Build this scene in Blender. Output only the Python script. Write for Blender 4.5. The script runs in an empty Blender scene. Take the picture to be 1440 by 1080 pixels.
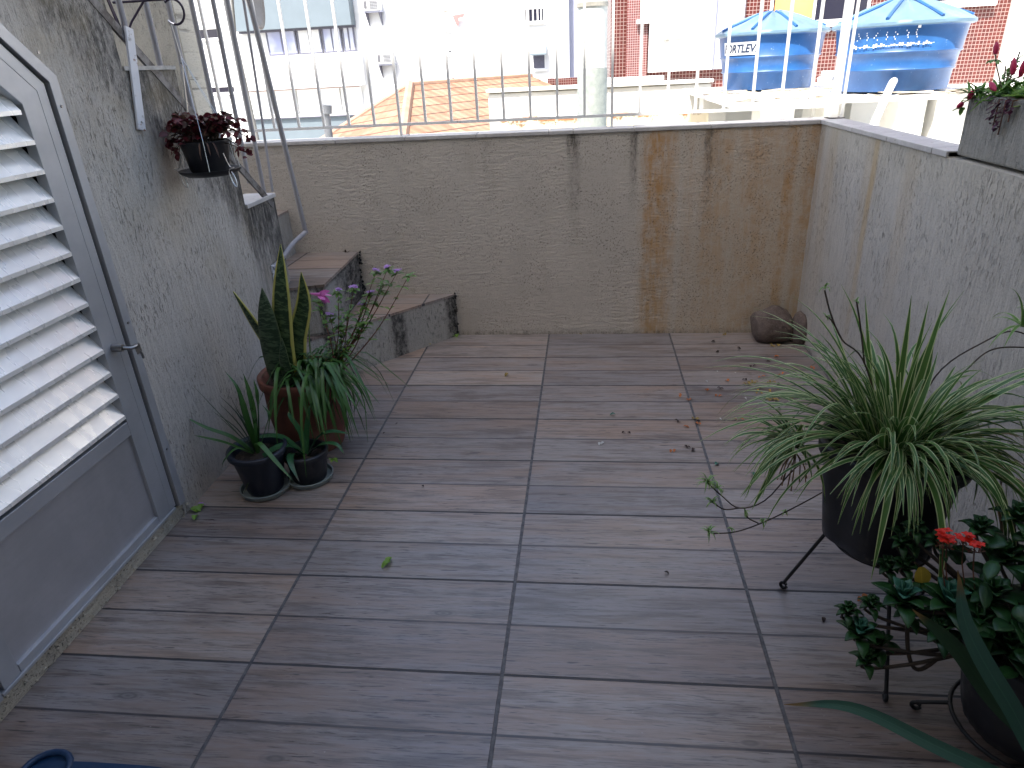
import bpy, math, random
from math import sin, cos, pi, radians, sqrt, floor
from mathutils import Vector as V, Matrix, noise as mnoise
R = random.Random(11)
sc = bpy.context.scene
COL = sc.collection

# ------------------------------------------------------------------ camera
cam = bpy.data.cameras.new('camera'); camo = bpy.data.objects.new('camera', cam); COL.objects.link(camo)
rot = Matrix(((0.99392615, -0.00014739, 0.11004903), (0.09947283, 0.42895778, -0.89783093), (-0.04707405, 0.90332453, 0.42636701)))
CM = rot.to_4x4(); CM.translation = V((0.790990, -2.923561, 1.249773)); camo.matrix_world = CM
cam.lens = 23.778; cam.sensor_width = 36; cam.clip_start = .02; cam.clip_end = 500
sc.camera = camo

# ------------------------------------------------------------------ material helpers
class Mt:
    def __init__(s, name, world=False):
        s.w = world
        s.m = bpy.data.materials.new(name); s.m.use_nodes = True; s.t = s.m.node_tree
        s.b = s.t.nodes['Principled BSDF']; s._oc = None
    def nd(s, typ, ins=None, **kw):
        n = s.t.nodes.new(typ)
        for k, v in kw.items(): setattr(n, k, v)
        for k, v in (ins or {}).items(): s.put(n.inputs[k], v)
        return n
    def put(s, sock, v):
        if isinstance(v, bpy.types.NodeSocket): s.t.links.new(v, sock)
        elif isinstance(v, tuple) and len(v) == 3 and sock.type == 'RGBA': sock.default_value = (*v, 1)
        else: sock.default_value = v
    def co(s, kind='Object'):
        if s.w and kind == 'Object':
            if not s._oc: s._oc = s.nd('ShaderNodeNewGeometry')
            return s._oc.outputs['Position']
        if not s._oc: s._oc = s.nd('ShaderNodeTexCoord')
        return s._oc.outputs[kind]
    def M(s, op, a, b=0.0, c=None, clamp=False):
        n = s.nd('ShaderNodeMath', {0: a, 1: b}, operation=op, use_clamp=clamp)
        if c is not None: s.put(n.inputs[2], c)
        return n.outputs[0]
    def xyz(s, v=None):
        return s.nd('ShaderNodeSeparateXYZ', {0: v if v is not None else s.co()}).outputs
    def vec(s, x, y, z=0.0): return s.nd('ShaderNodeCombineXYZ', {0: x, 1: y, 2: z}).outputs[0]
    def mapv(s, v, sc_=(1, 1, 1), loc=(0, 0, 0), r=(0, 0, 0)):
        return s.nd('ShaderNodeMapping', {'Vector': v, 'Scale': sc_, 'Location': loc, 'Rotation': r}).outputs[0]
    def noise(s, v, scale, detail=4, rough=.55, dist=0.0, out='Fac'):
        return s.nd('ShaderNodeTexNoise', {'Vector': v, 'Scale': scale, 'Detail': detail, 'Roughness': rough, 'Distortion': dist}).outputs[out]
    def white(s, v, out='Value'): return s.nd('ShaderNodeTexWhiteNoise', {'Vector': v}).outputs[out]
    def sm(s, x, a, b, lo=0.0, hi=1.0):
        return s.nd('ShaderNodeMapRange', {'Value': x, 'From Min': a, 'From Max': b, 'To Min': lo, 'To Max': hi}, interpolation_type='SMOOTHSTEP').outputs[0]
    def mix(s, f, a, b, mode='MIX'):
        n = s.nd('ShaderNodeMix', data_type='RGBA', blend_type=mode)
        s.put(n.inputs[0], f); s.put(n.inputs[6], a); s.put(n.inputs[7], b); return n.outputs[2]
    def ramp(s, f, stops):
        n = s.nd('ShaderNodeValToRGB', {0: f}); e = n.color_ramp.elements
        while len(e) < len(stops): e.new(.5)
        for el, (p, c) in zip(e, stops): el.position = p; el.color = (*c, 1)
        return n.outputs[0]
    def bump(s, h, dist=.002, strength=1.0, nrm=None):
        n = s.nd('ShaderNodeBump', {'Height': h, 'Distance': dist, 'Strength': strength})
        if nrm is not None: s.put(n.inputs['Normal'], nrm)
        return n.outputs[0]
    def set(s, **k):
        for a, v in k.items(): s.put(s.b.inputs[a.replace('_', ' ')], v)
        return s.m

def simple(name, col, rough=.5, metal=0.0, var=.12, scale=25, bump=0.0, spec=.5):
    m = Mt(name); n = m.noise(m.co(), scale, 5, .6)
    c = m.mix(m.sm(n, .3, .7), tuple(x*(1-var) for x in col), tuple(min(1, x*(1+var)) for x in col))
    m.set(Base_Color=c, Roughness=m.sm(m.noise(m.co(), scale*2.3, 3), .3, .7, max(.05, rough-.08), min(1, rough+.08)), Metallic=metal)
    m.b.inputs['Specular IOR Level'].default_value = spec
    if bump: m.set(Normal=m.bump(n, bump))
    return m.m

def streak(m, coord, x0, w, top, bot, zc, wob=.02, seed=0.0):
    """soft vertical stain centred on x0"""
    wx = m.M('ADD', coord, m.M('MULTIPLY', m.M('SUBTRACT', m.noise(m.vec(seed, 0.0, m.M('MULTIPLY', zc, 3.0)), 2.0, 3), .5), wob*2))
    d = m.M('ABSOLUTE', m.M('SUBTRACT', wx, x0))
    core = m.sm(d, w, w*.25)
    fade = m.sm(zc, bot, top)
    return m.M('MULTIPLY', core, fade)

def stucco(name, axis, base, style='vert'):
    """scratched render; axis = horizontal world axis (0:x, 1:y) of the wall face"""
    m = Mt(name, True); X = m.xyz(); h = X[axis]; z = X[2]; P = m.co()
    p2 = m.vec(h, z, m.M('MULTIPLY', X[1-axis], .4))
    warp = m.noise(p2, 9, 2, .5, out='Color')
    pw = m.nd('ShaderNodeVectorMath', {0: p2, 1: m.nd('ShaderNodeVectorMath', {0: warp, 'Scale': .012}, operation='SCALE').outputs[0]}, operation='ADD').outputs[0]
    fine = m.noise(pw, 160, 6, .65)
    if style == 'vert':
        a = m.noise(m.mapv(pw, (190, 38, 1)), 1, 3, .6); b = m.noise(m.mapv(pw, (70, 11, 1)), 1, 3, .6)
        pit = m.M('MULTIPLY', m.sm(a, .565, .655), m.sm(m.noise(p2, 6, 4, .65), .36, .60))
        groove = m.sm(b, .35, .7)
    else:
        a = m.noise(m.mapv(pw, (150, 120, 1)), 1, 3, .7); b = m.noise(m.mapv(pw, (22, 95, 1)), 1, 3, .6, .6)
        pit = m.M('MULTIPLY', m.sm(a, .575, .66), m.sm(m.noise(p2, 7, 4, .65), .36, .60))
        groove = m.M('MULTIPLY', m.sm(b, .35, .7), m.sm(m.noise(p2, 3.1, 2), .35, .62, .25, 1.0))
    height = m.M('SUBTRACT', m.M('ADD', m.M('MULTIPLY', groove, .55), m.M('MULTIPLY', fine, .7)), m.M('MULTIPLY', pit, .9))
    big = m.noise(p2, 1.7, 5, .6); med = m.noise(m.mapv(p2, (9, 1.6, 1)), 1, 4, .6)
    c = m.mix(m.sm(big, .3, .7), tuple(x*.88 for x in base), base)
    c = m.mix(m.M('MULTIPLY', m.sm(med, .5, .72), .30), c, tuple(x*y for x, y in zip(base, (.72, .68, .6))))
    c = m.mix(m.M('MULTIPLY', m.sm(fine, .5, .34), .45), c, tuple(x*.5 for x in base))
    c = m.mix(m.M('MULTIPLY', m.sm(groove, .5, .0), .22), c, tuple(x*.55 for x in base))
    m.X = X; m.h = h; m.z = z; m.p2 = p2; m.c = c; m.pit = pit; m.height = height; m.fine = fine
    return m
def stucco_end(m, pitcol=(.045, .042, .038), bump=.0035, pitf=.8):
    c = m.mix(m.M('MULTIPLY', m.pit, pitf), m.c, pitcol)
    m.set(Base_Color=c, Roughness=.9, Normal=m.bump(m.height, bump, 1.0)); m.b.inputs['Specular IOR Level'].default_value = .25
    return m.m
def grime(m, mask, col=(.035, .034, .032), amt=.9, lo=.40, hi=.6, scale=28):
    g = m.sm(m.M('ADD', m.noise(m.mapv(m.p2, (1.6, .6, 1)), scale*1.6, 6, .8), m.M('MULTIPLY', m.M('SUBTRACT', mask, .5), .34)), lo+.06, hi+.20)
    g = m.M('ADD', m.M('MULTIPLY', g, .8), m.M('MULTIPLY', mask, .22))
    m.c = m.mix(m.M('MULTIPLY', m.M('MULTIPLY', g, m.sm(mask, 0.0, .5)), amt), m.c, col)

# -- walls
WB = (.55, .50, .435)
m = stucco('back_wall_stucco', 0, WB, 'worm')
OR = (.40, .20, .055)
for x0, w, a in ((1.095, .085, .55), (1.10, .04, .42), (1.07, .02, .3), (1.17, .05, .3), (1.14, .08, .28), (1.25, .04, .25), (1.36, .10, .4), (1.42, .03, .25), (1.52, .12, .28), (1.69, .04, .6), (1.60, .16, .3), (1.78, .06, .55)):
    s_ = streak(m, m.h, x0, w, -.2, -.9, m.z, .014, x0*7)
    s_ = m.M('MULTIPLY', s_, m.sm(m.noise(m.mapv(m.p2, (14, 2.2, 1)), 4, 5, .7), .3, .62, .25, 1.0))
    s_ = m.M('MULTIPLY', s_, m.sm(m.noise(m.p2, 16, 5, .75), .32, .6, .35, 1.0))
    m.c = m.mix(m.M('MULTIPLY', s_, min(1, a*1.25)), m.c, m.mix(m.sm(m.z, 0.0, .95), (.40, .25, .11), OR))
m.c = m.mix(m.M('MULTIPLY', m.sm(m.h, .85, 1.5), .16), m.c, (.42, .32, .19))
for x0, w, t, b, a in ((.727, .026, .97, .80, 1.0), (.735, .03, 1.1, .1, .55), (1.0, .02, 1.0, .4, .75), (1.33, .02, 1.0, .35, .6), (1.345, .05, 1.2, .2, .35), (.335, .03, 1.1, .3, .22)):
    grime(m, streak(m, m.h, x0, w*1.6, t, b, m.z, .02, x0*3), amt=a, col=(.06, .052, .04))
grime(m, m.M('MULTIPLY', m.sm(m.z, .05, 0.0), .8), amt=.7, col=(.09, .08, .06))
M_BACK = stucco_end(m, bump=.0038, pitf=.62)

m = stucco('right_wall_stucco', 1, (.54, .50, .44), 'vert')
for y0, w, a in ((-.33, .035, .55), (-.30, .09, .22), (.12, .09, .25), (-.62, .08, .18)):
    m.c = m.mix(m.M('MULTIPLY', streak(m, m.h, y0, w, .95, -.1, m.z, .02, y0*5), a), m.c, (.47, .31, .13))
m.c = m.mix(m.M('MULTIPLY', streak(m, m.h, .27, .05, 2.0, -.8, m.z, .01, 2.2), .5), m.c, (.30, .18, .08))
m.c = m.mix(m.M('MULTIPLY', m.sm(m.z, .80, .93), .25), m.c, (.52, .47, .36))
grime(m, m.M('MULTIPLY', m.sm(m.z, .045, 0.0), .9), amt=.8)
M_RIGHT = stucco_end(m, bump=.003, pitf=.4)

m = stucco('left_wall_stucco', 1, (.53, .49, .435), 'vert')
# mould along the stepped top: distance below the stair line
line = m.M('ADD', m.M('MULTIPLY', m.h, -.86), .33)      # approx top height there
below = m.M('SUBTRACT', line, m.z)
grime(m, m.sm(below, .15, -.08), amt=.85, lo=.44, hi=.62, scale=20)
for y0, t, b, a, w in ((-.70, 1.4, .55, .8, .05), (-.80, 1.3, .7, .6, .05), (-.95, 1.55, 1.15, .9, .035), (-.55, 1.0, .5, .7, .04), (-.47, .95, .25, .9, .03), (-.62, 1.2, .8, .5, .03), (-.90, 1.25, .85, .5, .05)):
    grime(m, streak(m, m.h, y0, w*1.5, t, b, m.z, .03, y0*9), amt=a)
m.c = m.mix(m.M('MULTIPLY', m.sm(m.noise(m.p2, 4, 3), .45, .7), m.M('MULTIPLY', m.sm(below, .6, .05), .40)), m.c, (.33, .27, .17))
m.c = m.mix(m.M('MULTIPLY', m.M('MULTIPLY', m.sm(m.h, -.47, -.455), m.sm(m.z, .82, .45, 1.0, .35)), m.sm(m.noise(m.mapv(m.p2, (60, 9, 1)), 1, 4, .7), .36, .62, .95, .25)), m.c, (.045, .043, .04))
M_LEFT = stucco_end(m, bump=.003, pitf=.5)

m = stucco('planter_stucco', 1, (.33, .315, .28), 'vert'); grime(m, m.sm(m.z, 1.02, 1.14), amt=.6); M_PLANTER = stucco_end(m, bump=.005, pitf=.6)
m = stucco('riser_stucco', 0, (.42, .40, .36), 'vert')
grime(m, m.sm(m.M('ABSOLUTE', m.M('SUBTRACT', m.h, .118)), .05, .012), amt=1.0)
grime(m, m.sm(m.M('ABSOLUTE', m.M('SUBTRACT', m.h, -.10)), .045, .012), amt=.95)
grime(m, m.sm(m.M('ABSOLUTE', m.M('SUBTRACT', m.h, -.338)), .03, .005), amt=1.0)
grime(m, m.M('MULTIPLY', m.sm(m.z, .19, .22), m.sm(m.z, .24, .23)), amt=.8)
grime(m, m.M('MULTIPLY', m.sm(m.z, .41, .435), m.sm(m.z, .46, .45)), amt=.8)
M_RISER = stucco_end(m, bump=.004, pitf=.5)
m = stucco('facade_stucco', 0, (.55, .53, .47), 'vert'); M_FACADE = stucco_end(m, bump=.004, pitf=.5)
m = stucco('inner_riser_stucco', 1, (.42, .40, .36), 'vert'); M_RISERY = stucco_end(m, bump=.004, pitf=.5)
m = stucco('sill_mortar', 1, (.52, .47, .37), 'worm'); grime(m, m.sm(m.noise(m.p2, 3, 2), .5, .7), amt=.35, scale=40); M_MORTAR = stucco_end(m, bump=.003)

# -- floor tiles
def tile_mat(name, tw=.6, td=.30515, wide=.0042, thin=.0031, warm=0.0):
    m = Mt(name, True); X = m.xyz(); x, y = X[0], X[1]
    u = m.M('DIVIDE', x, tw); v = m.M('DIVIDE', y, td)
    iu = m.M('FLOOR', u); iv = m.M('FLOOR', v); pv = m.M('FLOOR', m.M('MULTIPLY', v, 2.0))
    du = m.M('MULTIPLY', m.M('ABSOLUTE', m.M('SUBTRACT', m.M('FRACT', m.M('ADD', u, .5)), .5)), tw)
    dv = m.M('MULTIPLY', m.M('ABSOLUTE', m.M('SUBTRACT', m.M('FRACT', m.M('ADD', v, .5)), .5)), td)
    dp = m.M('MULTIPLY', m.M('ABSOLUTE', m.M('SUBTRACT', m.M('FRACT', m.M('ADD', m.M('MULTIPLY', v, 2.0), .5)), .5)), td/2)
    wob = m.M('MULTIPLY', m.M('SUBTRACT', m.noise(m.co(), 30, 3, .7), .5), .003)
    gu = m.sm(m.M('ADD', du, wob), wide+.0006, wide-.0006); gv = m.sm(m.M('ADD', dv, wob), thin+.0007, thin-.0007)
    seam = m.sm(dp, .0040, .0020)
    rt = m.white(m.vec(iu, iv, 3.0)); rp = m.white(m.vec(iu, pv, 9.0)); rq = m.white(m.vec(iu, pv, 21.0))
    off = m.M('MULTIPLY', rp, 37.0)
    gx = m.M('ADD', x, off)
    wav = m.M('MULTIPLY', m.M('SUBTRACT', m.noise(m.vec(m.M('MULTIPLY', gx, 2.2), m.M('MULTIPLY', y, 7.0), off), 1.3, 3), .5), .022)
    gy = m.M('ADD', y, wav)
    g1 = m.noise(m.vec(m.M('MULTIPLY', gx, 4.0), m.M('MULTIPLY', gy, 62.0), off), 1.0, 5, .62)
    g2 = m.noise(m.vec(m.M('MULTIPLY', gx, 16.0), m.M('MULTIPLY', gy, 260.0), off), 1.0, 3, .7)
    g3 = m.noise(m.vec(m.M('MULTIPLY', gx, 2.4), m.M('MULTIPLY', gy, 15.0), off), 1.0, 4, .6)
    brown = (.255, .190, .152); grey = (.250, .228, .215); dark = (.07, .058, .056)
    f = m.M('ADD', m.M('MULTIPLY', rp, .45), m.M('MULTIPLY', m.sm(g3, .3, .7), .55))
    c = m.mix(m.sm(f, .25-warm, .8-warm), grey, brown)
    c = m.mix(m.M('MULTIPLY', m.sm(g3, .46, .30), .7), c, (.115, .085, .072))
    c = m.mix(m.M('MULTIPLY', m.sm(g1, .52, .36), .75), c, tuple(k*.55 for k in brown))
    c = m.mix(m.M('MULTIPLY', m.sm(g1, .53, .70), .5), c, (.28, .255, .25))
    c = m.mix(m.M('MULTIPLY', m.M('MULTIPLY', m.sm(g2, .47, .36), m.sm(g3, .62, .42, .25, 1.0)), .75), c, dark)
    c = m.mix(m.M('MULTIPLY', m.sm(g2, .54, .70), .35), c, (.33, .31, .31))
    # cracks and knots
    crk = m.M('MULTIPLY', m.sm(m.noise(m.vec(m.M('MULTIPLY', gx, 11.0), m.M('MULTIPLY', gy, 120.0), off), 1.0, 2, .5), .66, .71), m.sm(g3, .40, .55))
    c = m.mix(m.M('MULTIPLY', crk, .85), c, (.035, .03, .03))
    kn = m.nd('ShaderNodeTexVoronoi', {'Vector': m.vec(m.M('MULTIPLY', gx, 3.6), m.M('MULTIPLY', y, 9.5), off), 'Scale': 1.0, 'Randomness': 1.0}).outputs['Distance']
    rings = m.M('ADD', .6, m.M('MULTIPLY', m.M('SINE', m.M('MULTIPLY', kn, 110.0)), .25))
    c = m.mix(m.M('MULTIPLY', m.M('MULTIPLY', m.sm(kn, .17, .05), rings), .9), c, (.07, .06, .058))
    c = m.mix(1.0, c, m.mix(rt, (.84, .85, .88), (1.12, 1.09, 1.05)), 'MULTIPLY')
    c = m.mix(1.0, c, m.mix(rq, (.84, .845, .87), (1.14, 1.11, 1.07)), 'MULTIPLY')
    # dirt film
    d = m.noise(m.co(), 3.2, 5, .65)
    c = m.mix(m.M('MULTIPLY', m.sm(d, .5, .75), .16), c, (.33, .30, .26))
    sp = m.sm(m.noise(m.co(), 130, 2, .5), .72, .77)
    c = m.mix(m.M('MULTIPLY', sp, .35), c, (.5, .47, .43))
    gcol = m.mix(m.sm(m.noise(m.co(), 45, 4, .7), .35, .65), (.04, .038, .042), (.105, .10, .10))
    c = m.mix(m.M('MULTIPLY', seam, m.sm(m.noise(m.co(), 12, 2), .3, .6, .75, 1.0)), c, (.04, .034, .036))
    c = m.mix(gv, c, (.03, .028, .03)); c = m.mix(gu, c, gcol)
    grout = m.M('MAXIMUM', gu, gv)
    hgt = m.M('SUBTRACT', m.M('ADD', m.M('MULTIPLY', g1, .12), m.M('MULTIPLY', g2, .14)), m.M('ADD', m.M('MULTIPLY', grout, 1.0), m.M('MULTIPLY', seam, .4)))
    ro = m.M('ADD', m.sm(m.M('ADD', m.M('MULTIPLY', g2, .5), m.M('MULTIPLY', d, .5)), .3, .7, .26, .42), m.M('MULTIPLY', grout, .35))
    m.set(Base_Color=c, Roughness=ro, Normal=m.bump(hgt, .0018)); m.b.inputs['Specular IOR Level'].default_value = .85
    return m.m
M_FLOOR = tile_mat('wood_look_tile'); M_STEPTILE = tile_mat('step_tile', warm=.15)

def metal(name, col, rough, brushed=True, met=1.0, va=.82):
    m = Mt(name); v = m.mapv(m.co(), (60, 4, 60) if brushed else (20, 20, 20)); n = m.noise(v, 2, 4, .6); n2 = m.noise(m.co(), 3.5, 5, .65)
    c = m.mix(m.sm(n2, .35, .7), tuple(x*va for x in col), col)
    sp = m.sm(m.noise(m.co(), 90, 3, .6), .66, .74)
    c = m.mix(m.M('MULTIPLY', sp, .15), c, (.25, .24, .22))
    m.set(Base_Color=c, Metallic=met, Roughness=m.sm(n, .3, .7, rough-.04, rough+.04), Normal=m.bump(n, .00004))
    return m.m
M_ALU = metal('anodised_aluminium', (.46, .47, .49), .42, True, .45)
M_SLAT = metal('slat_aluminium', (.93, .93, .92), .26, False, .35, .93)
m = Mt('louvre_slat'); n = m.noise(m.mapv(m.co(), (3, 2, 3)), 1, 4, .6); n3 = m.noise(m.mapv(m.co(), (8, 26, 8)), 1, 3, .5)
M_SLAT = m.set(Base_Color=m.mix(m.sm(n, .35, .65), (.82, .80, .76), (.95, .94, .90)), Metallic=.35, Roughness=m.sm(n3, .35, .65, .24, .34))
M_ALUDARK = metal('panel_aluminium', (.50, .50, .52), .5, True, .7)
M_GAP = simple('dark_gap', (.02, .02, .022), .8)  # near-black fill painting the shade inside the door's gaps
M_LATCH = metal('latch_steel', (.35, .34, .33), .35, False)
m = Mt('grey_rail_paint'); n = m.noise(m.co(), 18, 5, .7)
c = m.mix(m.sm(m.noise(m.co(), 3, 3), .35, .65), (.27, .26, .27), (.35, .34, .35)); c = m.mix(m.sm(n, .62, .72), c, (.16, .08, .045))
M_RAIL = m.set(Base_Color=c, Roughness=.5, Normal=m.bump(n, .0004))
m = Mt('white_fence_paint'); n = m.noise(m.co(), 14, 5, .7)
c = m.mix(m.sm(n, .62, .72), (.74, .74, .72), (.42, .36, .3)); M_FENCE = m.set(Base_Color=c, Roughness=.45)
m = Mt('weathered_flat_bar'); n = m.noise(m.co(), 22, 5, .75)
c = m.mix(m.sm(n, .4, .62), (.20, .19, .185), (.07, .06, .055)); M_BAR = m.set(Base_Color=c, Roughness=.6, Metallic=.2, Normal=m.bump(n, .0006))
m = Mt('chipped_bracket_paint'); n = m.noise(m.co(), 26, 4, .7)
c = m.mix(m.sm(n, .62, .68), (.60, .61, .64), (.22, .10, .06)); c = m.mix(m.sm(m.noise(m.co(), 60, 3), .6, .75), c, (.3, .3, .3))
M_BRACK = m.set(Base_Color=c, Roughness=.5, Normal=m.bump(n, .0008))
M_IRON = simple('dark_iron', (.035, .022, .045), .45, .3, .3, 30)
M_BLACKIRON = simple('black_painted_iron', (.012, .012, .013), .42, .1, .3, 40, .0004)
M_WIRE = metal('galvanised_wire', (.7, .7, .7), .3, False)
m = Mt('coping_tile'); X = m.xyz(); n = m.noise(m.co(), 14, 5, .65)
jx = m.M('MULTIPLY', m.M('ABSOLUTE', m.M('SUBTRACT', m.M('FRACT', m.M('ADD', m.M('DIVIDE', m.M('SUBTRACT', X[1], .05), .33), .5)), .5)), .33)
c = m.mix(m.sm(n, .35, .7), (.42, .40, .385), (.52, .50, .48)); c = m.mix(m.sm(m.noise(m.co(), 60, 4), .62, .75), c, (.2, .18, .16))
M_COPING = m.set(Base_Color=c, Roughness=.55, Normal=m.bump(n, .0006))
M_JOINT = simple('dark_joint', (.38, .36, .33), .9, var=.4)

# -- plastic, clay
def plastic(name, col, rough=.4, dirt=.2):
    m = Mt(name); n = m.noise(m.co(), 16, 5, .65)
    c = m.mix(m.M('MULTIPLY', m.sm(n, .5, .75), dirt), col, (.16, .14, .11))
    return m.set(Base_Color=c, Roughness=m.sm(n, .3, .7, rough-.08, rough+.12), Normal=m.bump(m.noise(m.co(), 60, 3), .0003))
M_POT = plastic('black_plastic', (.012, .013, .018), .45, .12)
M_POTBLUE = plastic('dark_blue_plastic', (.011, .015, .026), .45, .12)
M_SAUCER = plastic('grey_green_plastic', (.22, .26, .25), .45, .3)
m = Mt('terracotta'); n = m.noise(m.co(), 12, 6, .65)
c = m.mix(m.sm(n, .3, .7), (.105, .034, .022), (.18, .06, .036)); c = m.mix(m.M('MULTIPLY', m.sm(m.noise(m.co(), 5, 4), .52, .75), .35), c, (.36, .27, .22))
M_TERRA = m.set(Base_Color=c, Roughness=.75, Normal=m.bump(n, .0012))
M_SOIL = simple('potting_soil', (.035, .024, .016), 1, 0, .6, 90, .004)
m = Mt('brown_stone'); n = m.noise(m.co(), 26, 7, .7); c = m.mix(m.sm(n, .3, .7), (.075, .055, .046), (.14, .105, .088)); c = m.mix(m.M('MULTIPLY', m.sm(m.noise(m.co(), 120, 3), .55, .7), .5), c, (.19, .16, .14))
M_STONE = m.set(Base_Color=c, Roughness=.92, Normal=m.bump(n, .006))
M_BASIN = plastic('blue_plastic', (.008, .035, .09), .4, .05)

# -- leaves (UV: u across the blade, v along it)
def leaf(name, ca, cb, edge=None, ew=.16, band=None, rough=.45, trans=.12, vein=True, tip=None):
    m = Mt(name); uv = m.xyz(m.co('UV')); u, v = uv[0], uv[1]
    du = m.M('ABSOLUTE', m.M('SUBTRACT', u, .5)); rnd = m.nd('ShaderNodeNewGeometry').outputs['Random Per Island']
    n = m.noise(m.vec(m.M('MULTIPLY', u, 9.0), m.M('MULTIPLY', v, 2.0), m.M('MULTIPLY', rnd, 30.0)), 1.5, 4, .6)
    c = m.mix(m.M('ADD', m.M('MULTIPLY', rnd, .7), m.M('MULTIPLY', m.sm(n, .3, .7), .3)), ca, cb)
    if vein: c = m.mix(m.M('MULTIPLY', m.sm(du, .045, .01), .35), c, tuple(min(1, k*1.6) for k in cb))
    if band is not None:
        b = m.noise(m.vec(m.M('MULTIPLY', u, 1.1), m.M('MULTIPLY', v, 20.0), m.M('MULTIPLY', rnd, 50.0)), 1.6, 3, .6, .8)
        c = m.mix(m.sm(b, .46, .56), c, band)
    if edge is not None:
        e = m.M('ADD', du, m.M('MULTIPLY', m.M('SUBTRACT', m.noise(m.vec(m.M('MULTIPLY', v, 7.0), m.M('MULTIPLY', rnd, 20.0)), 1.0, 2), .5), .10))
        c = m.mix(m.sm(e, .5-ew-.03, .5-ew+.03), c, edge)
    if tip is not None: c = m.mix(m.sm(v, .86, .98), c, tip)
    m.set(Base_Color=c, Roughness=rough)
    m.b.inputs['Specular IOR Level'].default_value = .4
    tr = m.nd('ShaderNodeBsdfTranslucent', {'Color': c}); mx = m.nd('ShaderNodeMixShader', {0: trans, 1: m.b.outputs[0], 2: tr.outputs[0]})
    m.t.links.new(mx.outputs[0], m.t.nodes['Material Output'].inputs[0]); return m.m
M_SPIDER = leaf('variegated_leaf', (.035, .105, .018), (.075, .175, .032), edge=(.50, .56, .27), ew=.14, trans=.22, vein=False, rough=.4)
M_SPIDERY = leaf('young_leaf', (.10, .22, .05), (.18, .32, .08), edge=(.42, .5, .24), ew=.14, trans=.25)
M_DRY = leaf('dry_leaf', (.14, .09, .04), (.22, .13, .05), trans=.1)
M_SANSE = leaf('snake_leaf', (.018, .042, .018), (.022, .052, .02), edge=(.55, .52, .14), ew=.14, band=(.085, .14, .06), vein=False, trans=.04)
M_SANSE2 = leaf('plain_snake_leaf', (.016, .036, .018), (.02, .045, .02), edge=(.10, .13, .05), ew=.04, band=(.075, .12, .065), vein=False, trans=.04)
M_GRASSY = leaf('dark_grassy_leaf', (.024, .082, .018), (.055, .14, .03), trans=.12, rough=.35)
M_ORCH = leaf('deep_green_leaf', (.02, .075, .03), (.03, .11, .035), rough=.35, tip=(.09, .08, .03))
M_THIN = leaf('dull_thin_leaf', (.02, .04, .022), (.045, .07, .035), rough=.5)
M_PENT = leaf('small_bright_leaf', (.06, .16, .03), (.17, .30, .06), trans=.2)
M_KAL = leaf('fleshy_leaf', (.010, .038, .010), (.022, .08, .018), rough=.4, trans=.06)
M_KALTEAL = leaf('teal_fleshy_leaf', (.03, .12, .08), (.05, .16, .10), rough=.4, trans=.06)
M_STRAP = leaf('blue_green_strap', (.035, .10, .075), (.055, .14, .10), rough=.45, tip=(.2, .12, .04))
M_STRAPD = leaf('dark_strap', (.015, .04, .018), (.025, .06, .026), rough=.45, tip=(.2, .12, .04))
M_SEDUM = leaf('burgundy_leaf', (.045, .008, .014), (.17, .025, .035), rough=.4, trans=.2)
M_SEDUM2 = leaf('withered_leaf', (.05, .026, .02), (.10, .055, .03), rough=.7)
M_STEM = simple('green_brown_stem', (.09, .07, .03), .6, var=.3)
M_WOODY = simple('woody_stem', (.055, .04, .028), .8, var=.3, bump=.001)
M_REDSTEM = simple('reddish_stem', (.14, .055, .03), .6, var=.3)
M_LILAC = leaf('lilac_petal', (.42, .20, .55), (.58, .34, .68), trans=.3)
M_PINK = leaf('pink_petal', (.62, .14, .46), (.75, .25, .58), trans=.3)
M_RED = leaf('scarlet_petal', (.70, .015, .01), (.85, .05, .02), trans=.2)
M_CRIMSON = leaf('crimson_flower', (.42, .015, .06), (.60, .04, .13), trans=.2)
M_YELLOW = leaf('yellow_leaf', (.42, .30, .04), (.5, .38, .06), trans=.2)
M_LEAFYG = leaf('lime_leaf', (.15, .30, .04), (.26, .42, .08), trans=.3)

# -- background materials
M_WHITE = simple('white_wall_paint', (.80, .80, .78), .8, var=.04, scale=.6)
M_WHITE2 = simple('off_white_render', (.78, .77, .73), .85, var=.06, scale=2)
M_SHADETINT = simple('lavender_shade_tint', (.42, .43, .52), .8, var=.05, scale=1)  # lavender puts the shade of white walls into the colour
M_PALEBLUE = simple('pale_blue_panel', (.165, .205, .23), .6, var=.04, scale=1.5)
M_CONC = simple('rough_concrete', (.36, .35, .31), .95, var=.25, scale=6, bump=.004)
m = Mt('utility_pole_concrete'); X = m.xyz(); n = m.noise(m.co(), 22, 6, .7)
c = m.mix(m.sm(n, .3, .7), (.38, .41, .38), (.50, .53, .50)); c2 = m.mix(m.sm(n, .3, .7), (.62, .66, .62), (.72, .75, .72))
c = m.mix(m.sm(X[2], 4.205, 4.215), c, c2); M_POLE = m.set(Base_Color=c, Roughness=.8, Normal=m.bump(n, .003))
def mosaic(name, a, b, pitch, mortar=(.62, .55, .52)):
    m = Mt(name, True); X = m.xyz()
    br = m.nd('ShaderNodeTexBrick', {'Vector': m.vec(X[0], X[2]), 'Color1': a, 'Color2': b, 'Mortar': mortar, 'Scale': 1.0, 'Mortar Size': pitch*.09, 'Mortar Smooth': .2, 'Brick Width': pitch, 'Row Height': pitch}, offset=0.0)
    return m.set(Base_Color=br.outputs[0], Roughness=.35)
M_MOS = mosaic('red_mosaic', (.075, .012, .009), (.115, .019, .014), .052, (.32, .24, .22))
M_MOSP = mosaic('pale_red_mosaic', (.14, .035, .032), (.2, .055, .05), .034, (.42, .36, .35))
M_TILEROOF = None
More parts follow.
